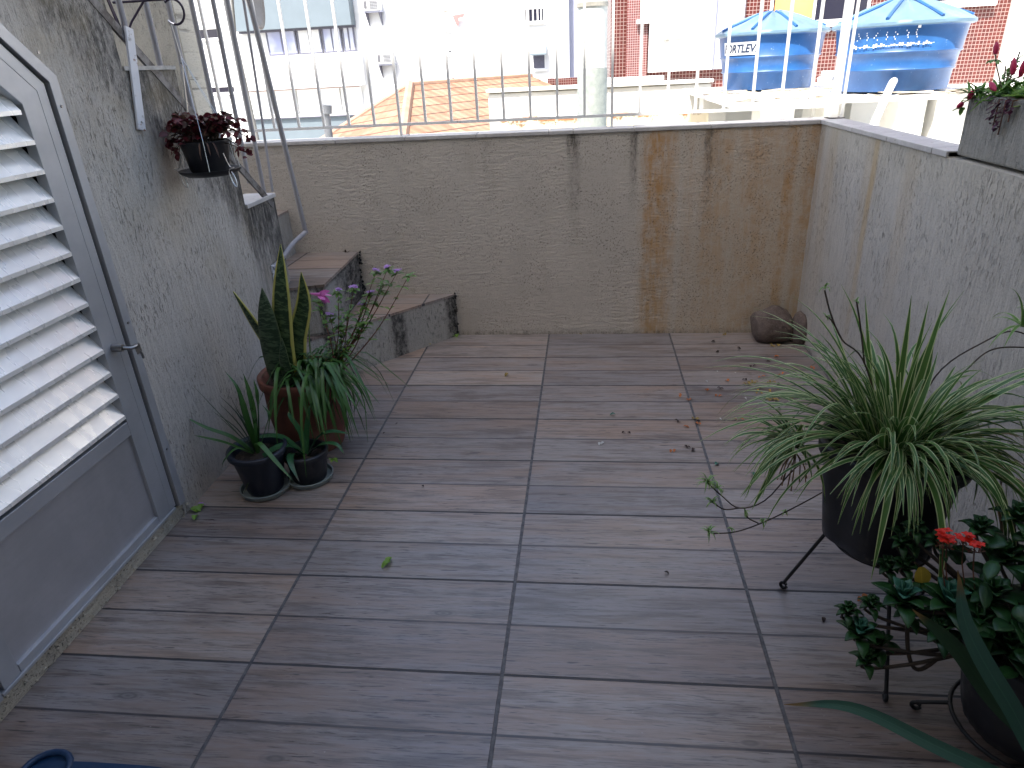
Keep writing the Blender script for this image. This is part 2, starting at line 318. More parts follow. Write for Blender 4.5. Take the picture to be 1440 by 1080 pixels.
m = Mt('clay_roof_tile'); uv = m.xyz(m.co('UV')); n = m.noise(m.co(), 6, 5, .6)
w = m.M('SINE', m.M('MULTIPLY', uv[0], 2*pi/.19))
row = m.M('FRACT', m.M('DIVIDE', uv[1], .30)); rid = m.white(m.vec(m.M('FLOOR', m.M('DIVIDE', uv[0], .19)), m.M('FLOOR', m.M('DIVIDE', uv[1], .30))))
c = m.mix(rid, (.27, .14, .085), (.37, .22, .14)); c = m.mix(m.M('MULTIPLY', m.sm(n, .45, .7), .6), c, (.36, .25, .18))
c = m.mix(m.sm(row, .15, .03), c, (.05, .02, .012)); c = m.mix(m.M('MULTIPLY', m.sm(w, -.4, -1.0), .15), c, (.2, .08, .05))
M_TILEROOF = m.set(Base_Color=c, Roughness=.85, Normal=m.bump(m.M('ADD', m.M('MULTIPLY', w, .25), m.M('MULTIPLY', row, -.8)), .03))
M_RIDGE = simple('ridge_mortar', (.38, .25, .18), .9, var=.15, scale=5)
m = Mt('crumbling_brick', True); X = m.xyz()
br = m.nd('ShaderNodeTexBrick', {'Vector': m.vec(X[0], X[2]), 'Color1': (.36, .16, .07), 'Color2': (.45, .22, .1), 'Mortar': (.5, .42, .32), 'Scale': 1.0, 'Mortar Size': .008, 'Brick Width': .19, 'Row Height': .07})
pl = m.sm(m.M('ADD', m.noise(m.co(), 6, 6, .75), m.M('MULTIPLY', m.M('SUBTRACT', .70, X[2]), 2.0)), .42, .5)
c = m.mix(pl, br.outputs[0], m.mix(m.sm(m.noise(m.co(), 9, 3), .62, .72), (.74, .66, .48), (.25, .17, .09)))
M_BRICK = m.set(Base_Color=c, Roughness=.95, Normal=m.bump(pl, .015))
m = Mt('window_glass'); n = m.noise(m.co(), .8, 3)
M_GLASS = m.set(Base_Color=m.mix(m.sm(n, .35, .65), (.30, .33, .52), (.62, .65, .72)), Roughness=.12); m.b.inputs['Specular IOR Level'].default_value = .8
m = Mt('dark_window_glass'); M_GLASSD = m.set(Base_Color=(.02, .02, .035), Roughness=.1)
M_WINF = simple('grey_window_frame', (.12, .12, .16), .4)
M_BLIND = simple('beige_blind', (.42, .38, .33), .7)
M_ORANGE = simple('orange_board', (.60, .28, .11), .7, var=.12, scale=2)
M_AC = simple('air_conditioner_casing', (.70, .70, .68), .5, var=.04)
M_ACG = simple('air_conditioner_grille', (.13, .13, .14), .5)
M_PIPE = simple('white_pvc', (.78, .78, .76), .4, var=.05)
M_VENT = simple('vent_pipe_grey', (.16, .17, .185), .6, var=.15)
m = Mt('tank_blue'); n = m.noise(m.co(), 5, 5, .65)
c = m.mix(m.sm(n, .35, .7), (.018, .085, .25), (.025, .115, .32)); c = m.mix(m.M('MULTIPLY', m.sm(m.noise(m.co(), 40, 4, .7), .66, .72), .5), c, (.5, .6, .7))
M_TANK = m.set(Base_Color=c, Roughness=.38)
m = Mt('tank_lid_blue'); n = m.noise(m.co(), 5, 5, .65); M_LID = m.set(Base_Color=m.mix(m.sm(n, .35, .7), (.12, .20, .27), (.15, .25, .33)), Roughness=.45)
M_STICK = simple('white_sticker', (.78, .79, .80), .5, var=.05, scale=8)
M_INK = simple('dark_blue_ink', (.015, .03, .07), .5)
M_RUBBLE = simple('weathered_boards', (.42, .37, .30), .95, var=.4, scale=9, bump=.006)
M_DISH = simple('grey_dish', (.22, .22, .21), .6, var=.15, scale=8)
M_GROUND = simple('street_ground', (.30, .29, .27), .95, var=.2, scale=.4)

# ------------------------------------------------------------------ mesh builder
class MB:
    def __init__(s): s.v = []; s.f = []; s.uv = []
    def face(s, idx, uv=None): s.f.append(idx); s.uv.append(uv)
    def add(s, pts): b = len(s.v); s.v += [V(p) for p in pts]; return b
    def box(s, x0, x1, y0, y1, z0, z1):
        return s.hull([(x0, y0), (x1, y0), (x1, y1), (x0, y1)], z0, z1)
    def hull(s, poly, z0, z1):
        n = len(poly); b = s.add([(x, y, z0) for x, y in poly]+[(x, y, z1) for x, y in poly])
        s.face([b+i for i in range(n)][::-1]); s.face([b+n+i for i in range(n)])
        for i in range(n): j = (i+1) % n; s.face([b+i, b+j, b+n+j, b+n+i])
        return s
    def prism_yz(s, poly, x0, x1):
        n = len(poly); b = s.add([(x0, y, z) for y, z in poly]+[(x1, y, z) for y, z in poly])
        s.face([b+i for i in range(n)]); s.face([b+n+i for i in range(n)][::-1])
        for i in range(n): j = (i+1) % n; s.face([b+j, b+i, b+n+i, b+n+j])
        return s
    def prism_xz(s, poly, y0, y1):
        n = len(poly); b = s.add([(x, y0, z) for x, z in poly]+[(x, y1, z) for x, z in poly])
        s.face([b+i for i in range(n)]); s.face([b+n+i for i in range(n)][::-1])
        for i in range(n): j = (i+1) % n; s.face([b+j, b+i, b+n+i, b+n+j])
        return s
    def obox(s, c, ax, ay, az):
        c, ax, ay, az = V(c), V(ax), V(ay), V(az)
        b = s.add([c+ax*i+ay*j+az*k for k in (-1, 1) for j in (-1, 1) for i in (-1, 1)])
        for q in ((0, 2, 3, 1), (4, 5, 7, 6), (0, 1, 5, 4), (2, 6, 7, 3), (0, 4, 6, 2), (1, 3, 7, 5)): s.face([b+i for i in q])
        return s
    def tube(s, pts, r, n=8, cap=True):
        pts = [V(p) for p in pts]; k = len(pts); rr = r if isinstance(r, (list, tuple)) else [r]*k
        t0 = (pts[1]-pts[0]).normalized(); a = t0.orthogonal().normalized(); rings = []
        for i, p in enumerate(pts):
            t = (pts[min(i+1, k-1)]-pts[max(i-1, 0)]).normalized()
            a = (a-t*a.dot(t)); a = a.normalized() if a.length > 1e-6 else t.orthogonal().normalized(); b_ = t.cross(a)
            rings.append(s.add([p+(a*cos(2*pi*j/n)+b_*sin(2*pi*j/n))*rr[i] for j in range(n)]))
        for i in range(k-1):
            for j in range(n):
                q = (j+1) % n; s.face([rings[i]+j, rings[i]+q, rings[i+1]+q, rings[i+1]+j])
        if cap: s.face([rings[0]+j for j in range(n)][::-1]); s.face([rings[-1]+j for j in range(n)])
        return s
    def lathe(s, prof, c=(0, 0, 0), n=40, fn=None, close=False):
        c = V(c); rings = []
        for (r, z) in prof:
            rings.append(s.add([c+V((r*cos(2*pi*j/n), r*sin(2*pi*j/n), z))*1.0 if fn is None else c+V(fn(r, z, 2*pi*j/n)) for j in range(n)]))
        for i in range(len(prof)-1):
            for j in range(n):
                q = (j+1) % n; s.face([rings[i]+j, rings[i]+q, rings[i+1]+q, rings[i+1]+j])
        if prof[0][0] > 1e-4: s.face([rings[0]+j for j in range(n)][::-1])
        if close: s.face([rings[-1]+j for j in range(n)])
        return s
    def ribbon(s, pts, width, hint=V((0, 0, 1)), fold=.25, n=12, nu=3, prof=None, twist=0.0):
        """leaf blade along a smooth path; width(t) full width"""
        P = spline([V(p) for p in pts], n); k = len(P); base = None
        cols = nu
        for i, p in enumerate(P):
            t = (P[min(i+1, k-1)]-P[max(i-1, 0)]).normalized(); tt = i/(k-1)
            sd = t.cross(hint)
            sd = sd.normalized() if sd.length > 1e-4 else t.orthogonal().normalized()
            if twist: sd = Matrix.Rotation(twist*tt, 3, t) @ sd
            nr = sd.cross(t).normalized(); w = width(tt)/2
            row = []
            for j in range(cols):
                u = j/(cols-1)*2-1
                row.append(p+sd*w*u+nr*(abs(u)*w*fold))
            b = s.add(row)
            if base is not None:
                for j in range(cols-1):
                    s.face([pb+j, pb+j+1, b+j+1, b+j], [(j/(cols-1), tp), ((j+1)/(cols-1), tp), ((j+1)/(cols-1), tt), (j/(cols-1), tt)])
            base = b; pb = b; tp = tt
        return s
    def build(s, name, mat, parent=None, smooth=False, bevel=0.0, label=None, solid=0.0, origin=None, sub=0):
        me = bpy.data.meshes.new(name)
        o = bpy.data.objects.new(name, me); COL.objects.link(o)
        org = V((0, 0, 0))
        if parent is not None: org = wloc(parent); o.parent = parent
        elif origin is not None: org = V(origin); o.location = org
        me.from_pydata([tuple(p-org) for p in s.v], [], s.f)
        if any(u for u in s.uv):
            ul = me.uv_layers.new(name='uv'); i = 0; d = []
            for f, u in zip(s.f, s.uv):
                for q in range(len(f)): d += list(u[q]) if u else [0, 0]
            ul.data.foreach_set('uv', d)
        for m_ in (mat if isinstance(mat, list) else [mat]): me.materials.append(m_)
        if smooth: me.polygons.foreach_set('use_smooth', [True]*len(me.polygons))
        if smooth and len(me.polygons): me.set_sharp_from_angle(angle=radians(55))
        me.update()
        if bevel:
            b = o.modifiers.new('bevel', 'BEVEL'); b.width = bevel; b.segments = 2; b.limit_method = 'ANGLE'; b.angle_limit = radians(40)
        if solid:
            q = o.modifiers.new('solid', 'SOLIDIFY'); q.thickness = solid; q.offset = 0
        if sub:
            q = o.modifiers.new('sub', 'SUBSURF'); q.levels = sub; q.render_levels = sub
        if label: o['label'] = label
        return o
def wloc(o):
    p = V(o.location)
    while o.parent: o = o.parent; p = p+V(o.location)
    return p
def spline(P, n):
    if len(P) == 2: return [P[0].lerp(P[1], i/n) for i in range(n+1)]
    out = []; L = len(P)-1
    for i in range(n+1):
        g = i/n*L; k = min(int(g), L-1); t = g-k
        p0 = P[k-1] if k > 0 else P[0]*2-P[1]; p1 = P[k]; p2 = P[k+1]; p3 = P[k+2] if k+2 <= L else P[L]*2-P[L-1]
        out.append(.5*((2*p1)+(-p0+p2)*t+(2*p0-5*p1+4*p2-p3)*t*t+(-p0+3*p1-3*p2+p3)*t**3))
    return out
def thing(name, label, cat, loc=(0, 0, 0), group=None):
    o = bpy.data.objects.new(name, None); COL.objects.link(o); o.location = loc; o.empty_display_size = .1
    o['label'] = label; o['category'] = cat
    if group: o['group'] = group
    return o
def tag(o, label, cat, group=None):
    o['label'] = label; o['category'] = cat
    if group: o['group'] = group
    return o
def struct(o): o['kind'] = 'structure'; return o
def bx(*a): return MB().box(*a)
def grid_xz(x0, x1, z0, z1, y, nx, nz): pass

# ------------------------------------------------------------------ setting
struct(bx(-.49, 1.84, -3.6, .31, -.12, 0).build('patio_floor', M_FLOOR))
g = MB(); g.box(-150, 150, -60, 250, -6.3, -6.0); struct(g.build('ground', M_GROUND))

# back wall: low part with coping, taller part at the left end
bw = thing('back_wall', 'cream stuccoed low wall across the back with rust streaks near its right end', 'wall', (.4, .36, 0))
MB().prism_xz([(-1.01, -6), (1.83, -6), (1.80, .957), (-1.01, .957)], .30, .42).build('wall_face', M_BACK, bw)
xs = [-1.01, -.70, -.37, -.04, .29, .62, .73, 1.0, 1.33, 1.66, 1.792]
for a, b in zip(xs[:-1], xs[1:]):
    bx(a+.002, b-.002, .294, .425, .958, .974+R.uniform(-.001, .001)).build('coping_tile', M_COPING, bw, bevel=.002)
bx(-1.0, 1.79, .297, .422, .9565, .970).build('mortar_bed', M_JOINT, bw)
tl = thing('stair_side_wall', 'tall cream stuccoed wall rising behind the stair railing at upper left', 'wall', (-1.6, .4, 0))
bx(-3.4, -1.012, .302, .45, -6, 3.6).build('wall_face', M_FACADE, tl)

# right wall (leans a little), coping, planter
rw = thing('right_wall', 'grey cream low wall along the right side with one faint rust streak', 'wall', (1.86, -1, 0))
b = MB(); P = [(1.832, -6), (1.94, -6), (1.885, .957), (1.795, .957)]
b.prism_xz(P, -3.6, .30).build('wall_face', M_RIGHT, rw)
ys = [.43, .25, -.08, -.41, -.74, -.832]
for a, c_ in zip(ys[:-1], ys[1:]):
    bx(1.789, 1.889, c_+.002, a-.002, .958, .975).build('coping_tile', M_COPING, rw, bevel=.002)
bx(1.796, 1.884, -.83, .42, .9565, .971).build('mortar_bed', M_JOINT, rw)
pl = thing('planter_box', 'square stuccoed planter box standing on the right wall', 'planter', (1.95, -1.2, .965))
b = MB(); b.box(1.812, 1.862, -3.6, -.836, .965, 1.118); b.box(2.10, 2.15, -3.6, -.836, .965, 1.118); b.box(1.862, 2.10, -.886, -.836, .965, 1.118); b.box(1.862, 2.10, -3.6, -3.55, .965, 1.118)
b.build('box_wall', M_PLANTER, pl, bevel=.006)
bx(1.862, 2.10, -3.55, -.886, .965, 1.10).build('soil', M_SOIL, pl)

# left wall: parapet stepping up with the stair
lw = thing('stair_parapet_wall', 'rough stuccoed side wall with mouldy stepped top edge and a door in it', 'wall', (-.55, -1, 0))
poly = [(-.20, -.1), (-.20, .805), (-.455, .805)]
z = 1.05; y = -.455
poly += [(-.455, 1.05)]
while y > -3.4:
    y2 = y-.262; poly += [(y2, z)]; z += .235; poly += [(y2, z)]; y = y2
poly += [(-3.6, z), (-3.6, -.1), (-2.075, -.1), (-2.075, 1.92), (-1.86, 1.92), (-1.365, 1.372), (-1.265, 1.275), (-1.265, .055), (-2.04, .055), (-2.04, -.1)]
poly = [p for p in poly if p != (-2.075, -.1)]
poly = poly[:-6]+[(-2.075, -.1), (-2.075, 1.92), (-1.86, 1.92), (-1.365, 1.372), (-1.265, 1.275), (-1.265, -.1)]
import mathutils.geometry as mg
def poly_yz(poly, x0, x1):
    b = MB(); n = len(poly); i0 = b.add([(x0, p[0], p[1]) for p in poly]); i1 = b.add([(x1, p[0], p[1]) for p in poly])
    tri = mg.tessellate_polygon([[V((p[0], p[1], 0)) for p in poly]])
    for t in tri:
        b.face([i0+k for k in t]); b.face([i1+k for k in t][::-1])
    for i in range(n): j = (i+1) % n; b.face([i0+i, i0+j, i1+j, i1+i])
    return b
o = poly_yz(poly, -.485, -.605).build('wall_face', M_LEFT, lw)
bm_ = __import__('bmesh'); q = bm_.new(); q.from_mesh(o.data); bm_.ops.recalc_face_normals(q, faces=q.faces); q.to_mesh(o.data); q.free()
bx(-.515, -.4865, -2.04, -1.265, -.05, .052).build('door_sill', M_MORTAR, lw, bevel=.004)
b = MB()
for i in range(34):
    yy = -1.2-i*.0255; r = R.uniform(.003, .007); b.lathe([(0, -r*.6), (r, 0), (0, r*.7)], (-.483+R.uniform(-.002, .006), yy, R.uniform(0, .05)), 6)
b.build('mortar_crumbs', M_MORTAR, lw)
# white coping slabs on the lower parapet step
b = MB(); b.box(-.61, -.478, -.45, -.195, .806, .822); b.build('coping_tile', M_COPING, lw, bevel=.002)
for yy, zz in ((-.717, 1.05), (-.979, 1.285)):
    bx(-.607, -.480, yy+.002, yy+.262, zz+.001, zz+.012).build('coping_tile', M_JOINT, lw)

# ------------------------------------------------------------------ staircase
st = thing('staircase', 'tiled stair with two low angled steps in the back left corner', 'stairs', (-.3, 0, 0))
def step(poly, z0, z1, nm='step', mt=None):
    s_ = MB().hull(poly, z0, z1-.012).build(nm, mt or M_RISER, st)
    cx = sum(p[0] for p in poly)/len(poly); cy = sum(p[1] for p in poly)/len(poly)
    MB().hull([(p[0], p[1]) for p in poly], z1-.0115, z1).build('tread_tile', M_STEPTILE, s_)
    return s_
step([(-.62, -.47), (-.484, -.405), (-.237, -.125), (.132, .299), (-.62, .299)], -.05, .222)
step([(-.606, -.196), (-.484, -.196), (-.47, -.30), (-.315, -.25), (-.341, .299), (-1.0, .299), (-1.0, -.196)], .223, .447)
step([(-.66, -.45), (-.66, .299), (-1.45, .299), (-1.45, -.45)], .0, .66, 'step', M_RISERY)
for k in range(11):
    step([(-.606, -.451-.262*k), (-1.45, -.451-.262*k), (-1.45, -.713-.262*k), (-.606, -.713-.262*k)], 0, .895+.235*k, 'step', M_RISERY)
# mould in the step corners
M_MOULD = simple('black_mould', (.02, .019, .018), 1, var=.4)
for (cx, cy, z0, z1) in ((.128, .285, 0, .215), (-.333, .285, .225, .44)):
    b = MB()
    for i in range(26):
        r = R.uniform(.003, .009); b.lathe([(0, -r), (r, 0), (0, r)], (cx+R.uniform(-.006, .01), cy+R.uniform(-.012, .012), R.uniform(z0, z1+.015)), 6)
    b.build('mould_crust', M_MOULD, st)['kind'] = 'stuff'

# ------------------------------------------------------------------ door
dr = thing('louvred_door', 'aluminium louvred door with a clipped upper corner in the left wall', 'door', (-.49, -1.65, .05))
def yz(poly, x0, x1, nm, mat, par, bev=.0012, lab=None):
    o = poly_yz(poly, x0, x1).build(nm, mat, par, label=lab)
    q = bm_.new(); q.from_mesh(o.data); bm_.ops.recalc_face_normals(q, faces=q.faces); q.to_mesh(o.data); q.free()
    if bev: k = o.modifiers.new('bevel', 'BEVEL'); k.width = bev; k.segments = 2; k.limit_method = 'ANGLE'
    return o
def inset(P, d):  # P: open path; offsets to its left side
    out = []
    for i, p in enumerate(P):
        a = V(P[i])-V(P[i-1]) if i else V(P[1])-V(P[0]); c = V(P[i+1])-V(P[i]) if i < len(P)-1 else a
        na = V((-a.y, a.x)).normalized(); nc = V((-c.y, c.x)).normalized(); nn = (na+nc).normalized(); out.append(tuple(V(p)+nn*d/max(.3, nn.dot(na))))
    return out
outer = [(-1.262, .053), (-1.262, 1.278), (-1.374, 1.375), (-1.86, 1.915), (-2.07, 1.915)]
def band(d0, d1, x0, x1, nm, mat, par, path=outer):
    A = inset(path, d0); B = inset(path, d1); A[0] = (A[0][0], path[0][1]); B[0] = (B[0][0], path[0][1])
    return yz(A+B[::-1], x0, x1, nm, mat, par)
outer = [(-1.262, .053), (-1.262, 1.278), (-1.86, 1.81), (-2.07, 1.81)]
fr = band(0, .030, -.486, -.471, 'door_frame', M_ALU, dr)
band(.030, .0385, -.515, -.484, 'frame_rebate', M_GAP, fr)
lo_ = [(p[0], .062 if p[1] < .1 else p[1]) for p in outer]
lf = band(.0385, .068, -.505, -.479, 'door_leaf', M_ALU, dr, lo_)
band(.0692, .126, -.505, -.4785, 'stile', M_ALU, lf, lo_)
band(.068, .0692, -.505, -.4815, 'stile_groove', M_GAP, lf, lo_)
bx(-.505, -.4785, -1.94, -1.389, .062, .084).build('bottom_rail', M_ALU, lf, bevel=.0015)
bx(-.505, -.474, -2.0, -1.31, .0532, .0618).build('drip_strip', M_ALU, lf, bevel=.0015)
bx(-.505, -.4785, -1.94, -1.389, .362, .404).build('mid_rail', M_ALU, lf, bevel=.0015)
bx(-.505, -.4785, -1.99, -1.942, .062, 1.78).build('stile', M_ALU, lf, bevel=.0015)
bx(-.486, -.471, -2.04, -2.005, .053, 1.81).build('door_frame', M_ALU, dr, bevel=.0015)
bx(-.498, -.489, -1.945, -1.386, .08, .366).build('lower_panel', M_ALUDARK, lf)
bx(-.56, -.552, -2.0, -1.3, .06, 1.8).build('gap_shade_sheet', M_GAP, lf)  # dark sheet stands in for the unlit inside behind the slats
z = .424; k = 0
while z < 1.74:
    yr = -1.388
    # clipped corner: stile inner edge drops back above 1.24
    if z > 1.20: yr = -1.388-(z-1.20)*1.12
    b = MB(); yl = -1.945
    if yl < yr-.02:
        b.hull([(0, 0)]*0 or [(-.4805, yl), (-.4785, yl), (-.4785, yr), (-.4805, yr)], z-.010, z)
        i = b.add([(-.4795, yl, z), (-.4795, yr, z), (-.527, yr, z+.064), (-.527, yl, z+.064), (-.4795, yl, z-.002), (-.4795, yr, z-.002), (-.527, yr, z+.062), (-.527, yl, z+.062)])
        b.face([i, i+1, i+2, i+3]); b.face([i+7, i+6, i+5, i+4]); b.face([i+1, i+5, i+6, i+2]); b.face([i+3, i+7, i+4, i]); b.face([i+2, i+6, i+7, i+3])
        b.build('slat', M_SLAT, lf)
    z += .0655; k += 1
# latch with key
lt = MB().tube([(-.479, -1.352, .612), (-.452, -1.350, .610)], [.0115, .0105], 16).build('latch', M_LATCH, lf, smooth=True)
MB().tube([(-.452, -1.350, .610), (-.438, -1.338, .604), (-.436, -1.318, .603)], [.005, .0055, .006], 8).build('lever', M_LATCH, lt, smooth=True)
b = MB(); b.obox((-.437, -1.312, .592), (.0015, 0, 0), (0, .010, .002), (0, -.002, .012)); b.tube([(-.437, -1.309, .585), (-.437, -1.303, .572), (-.436, -1.303, .560)], .0035, 6)
b.build('key', M_LATCH, lt)
b = MB()
for yy, zz in ((-1.277, 1.21), (-1.277, .655), (-1.277, .25), (-1.30, 1.327)):
    b.tube([(-.471, yy, zz), (-.4685, yy, zz)], .0035, 8)
b.build('screw', M_LATCH, fr)

# ------------------------------------------------------------------ fence on the back wall
fc = thing('spiked_bar_fence', 'row of thin white metal bars standing on the back wall', 'fence', (.4, .36, .974))
bx(-1.30, 1.862, .354, .366, 1.018, 1.030).build('bottom_rail', M_FENCE, fc)
bx(-1.30, 1.862, .354, .366, 2.20, 2.212).build('top_rail', M_FENCE, fc)
x = -.07-.1215*9; i = 0
while x < 1.83:
    post = i % 8 == 1
    zb = .974 if post else 1.03
    b = bx(x-.0055, x+.0055, .3536, .3664, zb, 2.3); n0 = b.add([(x-.0055, .3536, 2.301), (x+.0055, .3536, 2.301), (x+.0055, .3664, 2.301), (x-.0055, .3664, 2.301), (x, .36, 2.37)])
    for q in range(4): b.face([n0+q, n0+(q+1) % 4, n0+4])
    b.build('post' if post else 'bar', M_FENCE, fc)
    x += .1215; i += 1
bx(1.838, 1.868, .335, .365, .976, 2.4).build('post', M_FENCE, fc, bevel=.002)
bx(1.874, 1.884, .318, .328, .976, 2.4).build('post', M_FENCE, fc)
b = bx(1.825, 1.89, .31, .38, .9755, .979); b.build('base_plate', M_BAR, fc)

# ------------------------------------------------------------------ stair railing
rl = thing('stair_railing', 'grey slanting stair handrail with upright bars on the stepped wall', 'railing', (-.5, -.6, .9))
def slope_z(y): return .782+(y+.228)*(1.453-.782)/(-1.028+.228)
b = MB(); ya, yb = -.222, -2.9
d = V((0, yb-ya, slope_z(yb)-slope_z(ya))); c = V((-.487, (ya+yb)/2, (slope_z(ya)+slope_z(yb))/2))
b.obox(c, (.004, 0, 0), d/2, V((0, -d.z, d.y)).normalized()*.013); b.build('flat_bar', M_BAR, rl)
for yy in (-.085-.0, -.245, -.352, -.50, -.64, -.762, -.89, -1.02, -1.15, -1.28):
    if yy == -.085: continue
    zb = slope_z(yy)+(.0 if yy < -.3 else -.0)
    MB().tube([(-.50, yy-.004, zb), (-.50, yy+.012, zb+1.1)], .0085, 8).build('upright_bar', M_RAIL, rl, smooth=True)
MB().tube([(-.494, -.185, .824), (-.494, -.15, 1.15), (-.494, -.12, 1.5), (-.494, -.10, 1.9)], .0055, 8).build('upright_bar', M_RAIL, rl, smooth=True)
MB().tube(spline([V(p) for p in ((-.482, -.345, .548), (-.470, -.29, .562), (-.478, -.12, .592), (-.485, .030, .602), (-.485, .051, .612), (-.485, .046, .64), (-.485, -.02, 1.08), (-.485, -.089, 1.52), (-.485, -.15, 1.9))], 60), .0105, 10).build('bent_end_tube', M_RAIL, rl, smooth=True)
bx(-.484, -.479, -.355, -.335, .47, .56).build('fixing_tab', M_BRACK, rl, bevel=.001)
b = MB(); b.obox((-.478, -.945, 1.262), (.0035, 0, 0), (0, .0165, -.004), (0, .032, .132)); b.tube([(-.475, -.972, 1.152), (-.469, -.972, 1.152)], .004, 8)
b.build('support_bracket', M_BRACK, rl, bevel=.002)

# ------------------------------------------------------------------ hook bracket and hanging pot
hb = thing('wall_hook_bracket', 'thin dark iron bracket with curled hook above the hanging pot', 'bracket', (-.53, -.85, 1.4))
tt = [V((-.545, -.85, 1.462)), V((-.45, -.85, 1.462)), V((-.392, -.85, 1.462))]
curl = [V((-.370+.030*cos(a), -.85, 1.430+.032*sin(a))) for a in [radians(130-18*i) for i in range(16)]]
MB().tube(tt+curl, .0032, 8).build('arm', M_IRON, hb, smooth=True)
MB().tube([(-.452, -.85, 1.461), (-.488, -.875, 1.41), (-.505, -.89, 1.375)], .003, 8).build('brace', M_IRON, hb, smooth=True)
MB().obox((-.51, -.90, 1.385), (.0015, 0, 0), (0, .006, 0), (.004, -.03, .08)).build('back_strap', M_IRON, hb)
hp = thing('hanging_pot', 'small black pot of withered burgundy succulent hanging from a hook', 'potted plant', (-.368, -.85, .99))
cx, cy = -.368, -.85
MB().lathe([(.0, .985), (.070, .985), (.088, .995), (.093, 1.003), (.089, 1.003), (.068, .992), (0, .990)], (cx, cy, 0), 36).build('saucer', M_POT, hp, smooth=True)
def ribbed(r, z, a, k=.0012, n=30): rr = r+k*(sin(n*a) > 0)*(r > .03); return (rr*cos(a), rr*sin(a), z)
MB().lathe([(.0, .994), (.052, .994), (.056, 1.0), (.068, 1.075), (.071, 1.078), (.071, 1.086), (.067, 1.086), (.063, 1.07), (0, 1.068)], (cx, cy, 0), 60, ribbed).build('pot', M_POT, hp, smooth=True)
b = MB()
knot = V((cx-.012, cy, 1.318))
top = V((cx-.018, cy, 1.40))
for (dx, dy, zz) in ((-.085, .01, 1.003), (.082, .03, 1.003), (.04, -.08, 1.003), (.05, .07, 1.003)):
    b.tube([knot, V((cx+dx*.9, cy+dy*.9, 1.09)), V((cx+dx, cy+dy, zz))], .0009, 5)
b.tube([top, knot], .0016, 6); b.tube([knot, V((cx-.028, cy-.02, 1.11))], .0028, 6)
b.tube(curl[-3:], .0035, 6)
b.build('hanging_wire', M_WIRE, hp)
for (x0, y0, s_) in ((cx+.08, cy-.03, 1), (cx-.087, cy-.02, -1)):
    b = MB(); b.tube(spline([V((x0-.012*s_, y0, 1.05)), V((x0, y0, 1.012)), V((x0+.016*s_, y0-.005, 1.008)), V((x0, y0-.01, 1.0)), V((x0+.004, y0-.008, .965)), V((x0+.012, y0-.004, .952)), V((x0+.010, y0, .975)), V((x0, y0, 1.0))], 30), .0016, 6)
    b.build('wire_clip', M_WIRE, hp, smooth=True)
def blob_leaf(b, p, d, L, w, nrm=None, fold=.3, droop=.15):
    d = V(d).normalized(); p = V(p); e = p+d*L+V((0, 0, -droop*L))
    b.ribbon([p, p.lerp(e, .5)+V((0, 0, droop*L*.35)), e], lambda t: max(.0006, w*sin(pi*min(1, t*.93+.07))**.7), hint=nrm or V((0, 0, 1)), fold=fold, n=5)
b = MB(); b2 = MB(); bs = MB()
for i in range(58):
    a = R.uniform(0, 2*pi); rr = R.uniform(.02, .085); ex = 1.25 if cos(a) > 0 else 1.1
    base = V((cx+.03*cos(a), cy+.03*sin(a), 1.075)); tip = V((cx+rr*ex*cos(a), cy+rr*sin(a), 1.115+R.uniform(-.012, .035)-(.02 if rr > .07 else 0)))
    bs.tube(spline([base, (base+tip)/2+V((0, 0, .02)), tip], 5), .0016, 5)
    for k in range(9):
        dd = V((R.uniform(-1, 1), R.uniform(-1, 1), R.uniform(-.5, .9)))
        blob_leaf(b if R.random() < .72 else b2, tip+V((R.uniform(-.012, .012), R.uniform(-.012, .012), R.uniform(-.014, .01))), dd, R.uniform(.016, .028), R.uniform(.012, .020), V((R.uniform(-1, 1), R.uniform(-1, 1), 1)))
for (dx, zz) in ((.13, 1.115), (.145, 1.09), (.12, 1.06), (.135, 1.045), (.115, 1.085), (-.11, 1.08), (-.10, 1.055), (.125, 1.135)):
    bs.tube(spline([V((cx, cy, 1.08)), V((cx+dx*.6, cy-.01, zz+.03)), V((cx+dx, cy-.01, zz))], 6), .0015, 5)
    for k in range(7): blob_leaf(b, (cx+dx+R.uniform(-.01, .01), cy-.01+R.uniform(-.01, .01), zz+R.uniform(-.012, .01)), (R.uniform(-1, 1), R.uniform(-1, 1), R.uniform(-.6, .7)), .018, .013, V((R.uniform(-1, 1), -1, .5)))
for i in range(6):
    a = R.uniform(pi, 2*pi); p = V((cx+.066*cos(a), cy+.07*sin(a), 1.085)); blob_leaf(b2, p, (cos(a), sin(a), -.6), R.uniform(.025, .05), .006, V((cos(a), sin(a), .3)), droop=.8)
b.build('leaves', M_SEDUM, hp, smooth=True); b2.build('dead_leaves', M_SEDUM2, hp, smooth=True); bs.build('stems', M_WOODY, hp)

# ------------------------------------------------------------------ pots on the left
def potmesh(c, rb, rt, h, lip=.012, liph=.02, soil=.03, mat=M_POT, par=None, n=48, z0=0.0, belly=0.0, fn=None):
    prof = [(0, z0), (rb*.96, z0), (rb, z0+.004)]
    for i in range(1, 8): t = i/8; prof.append((rb+(rt-rb)*t+belly*sin(pi*t), z0+(h-liph)*t))
    prof += [(rt, z0+h-liph), (rt+lip, z0+h-liph+.002), (rt+lip+.002, z0+h-.003), (rt+lip-.001, z0+h), (rt+lip-.009, z0+h), (rt-.006, z0+h-.006), (rt-.010, z0+h-soil), ]
    o = MB().lathe(prof, c, n, fn).build('pot', mat, par, smooth=True)
    s_ = MB(); s_.lathe([(rt-.008, z0+h-soil), (rt*.5, z0+h-soil+.006), (0.0005, z0+h-soil+.01)], c, 24); s_.build('soil', M_SOIL, par, smooth=True)
    return o
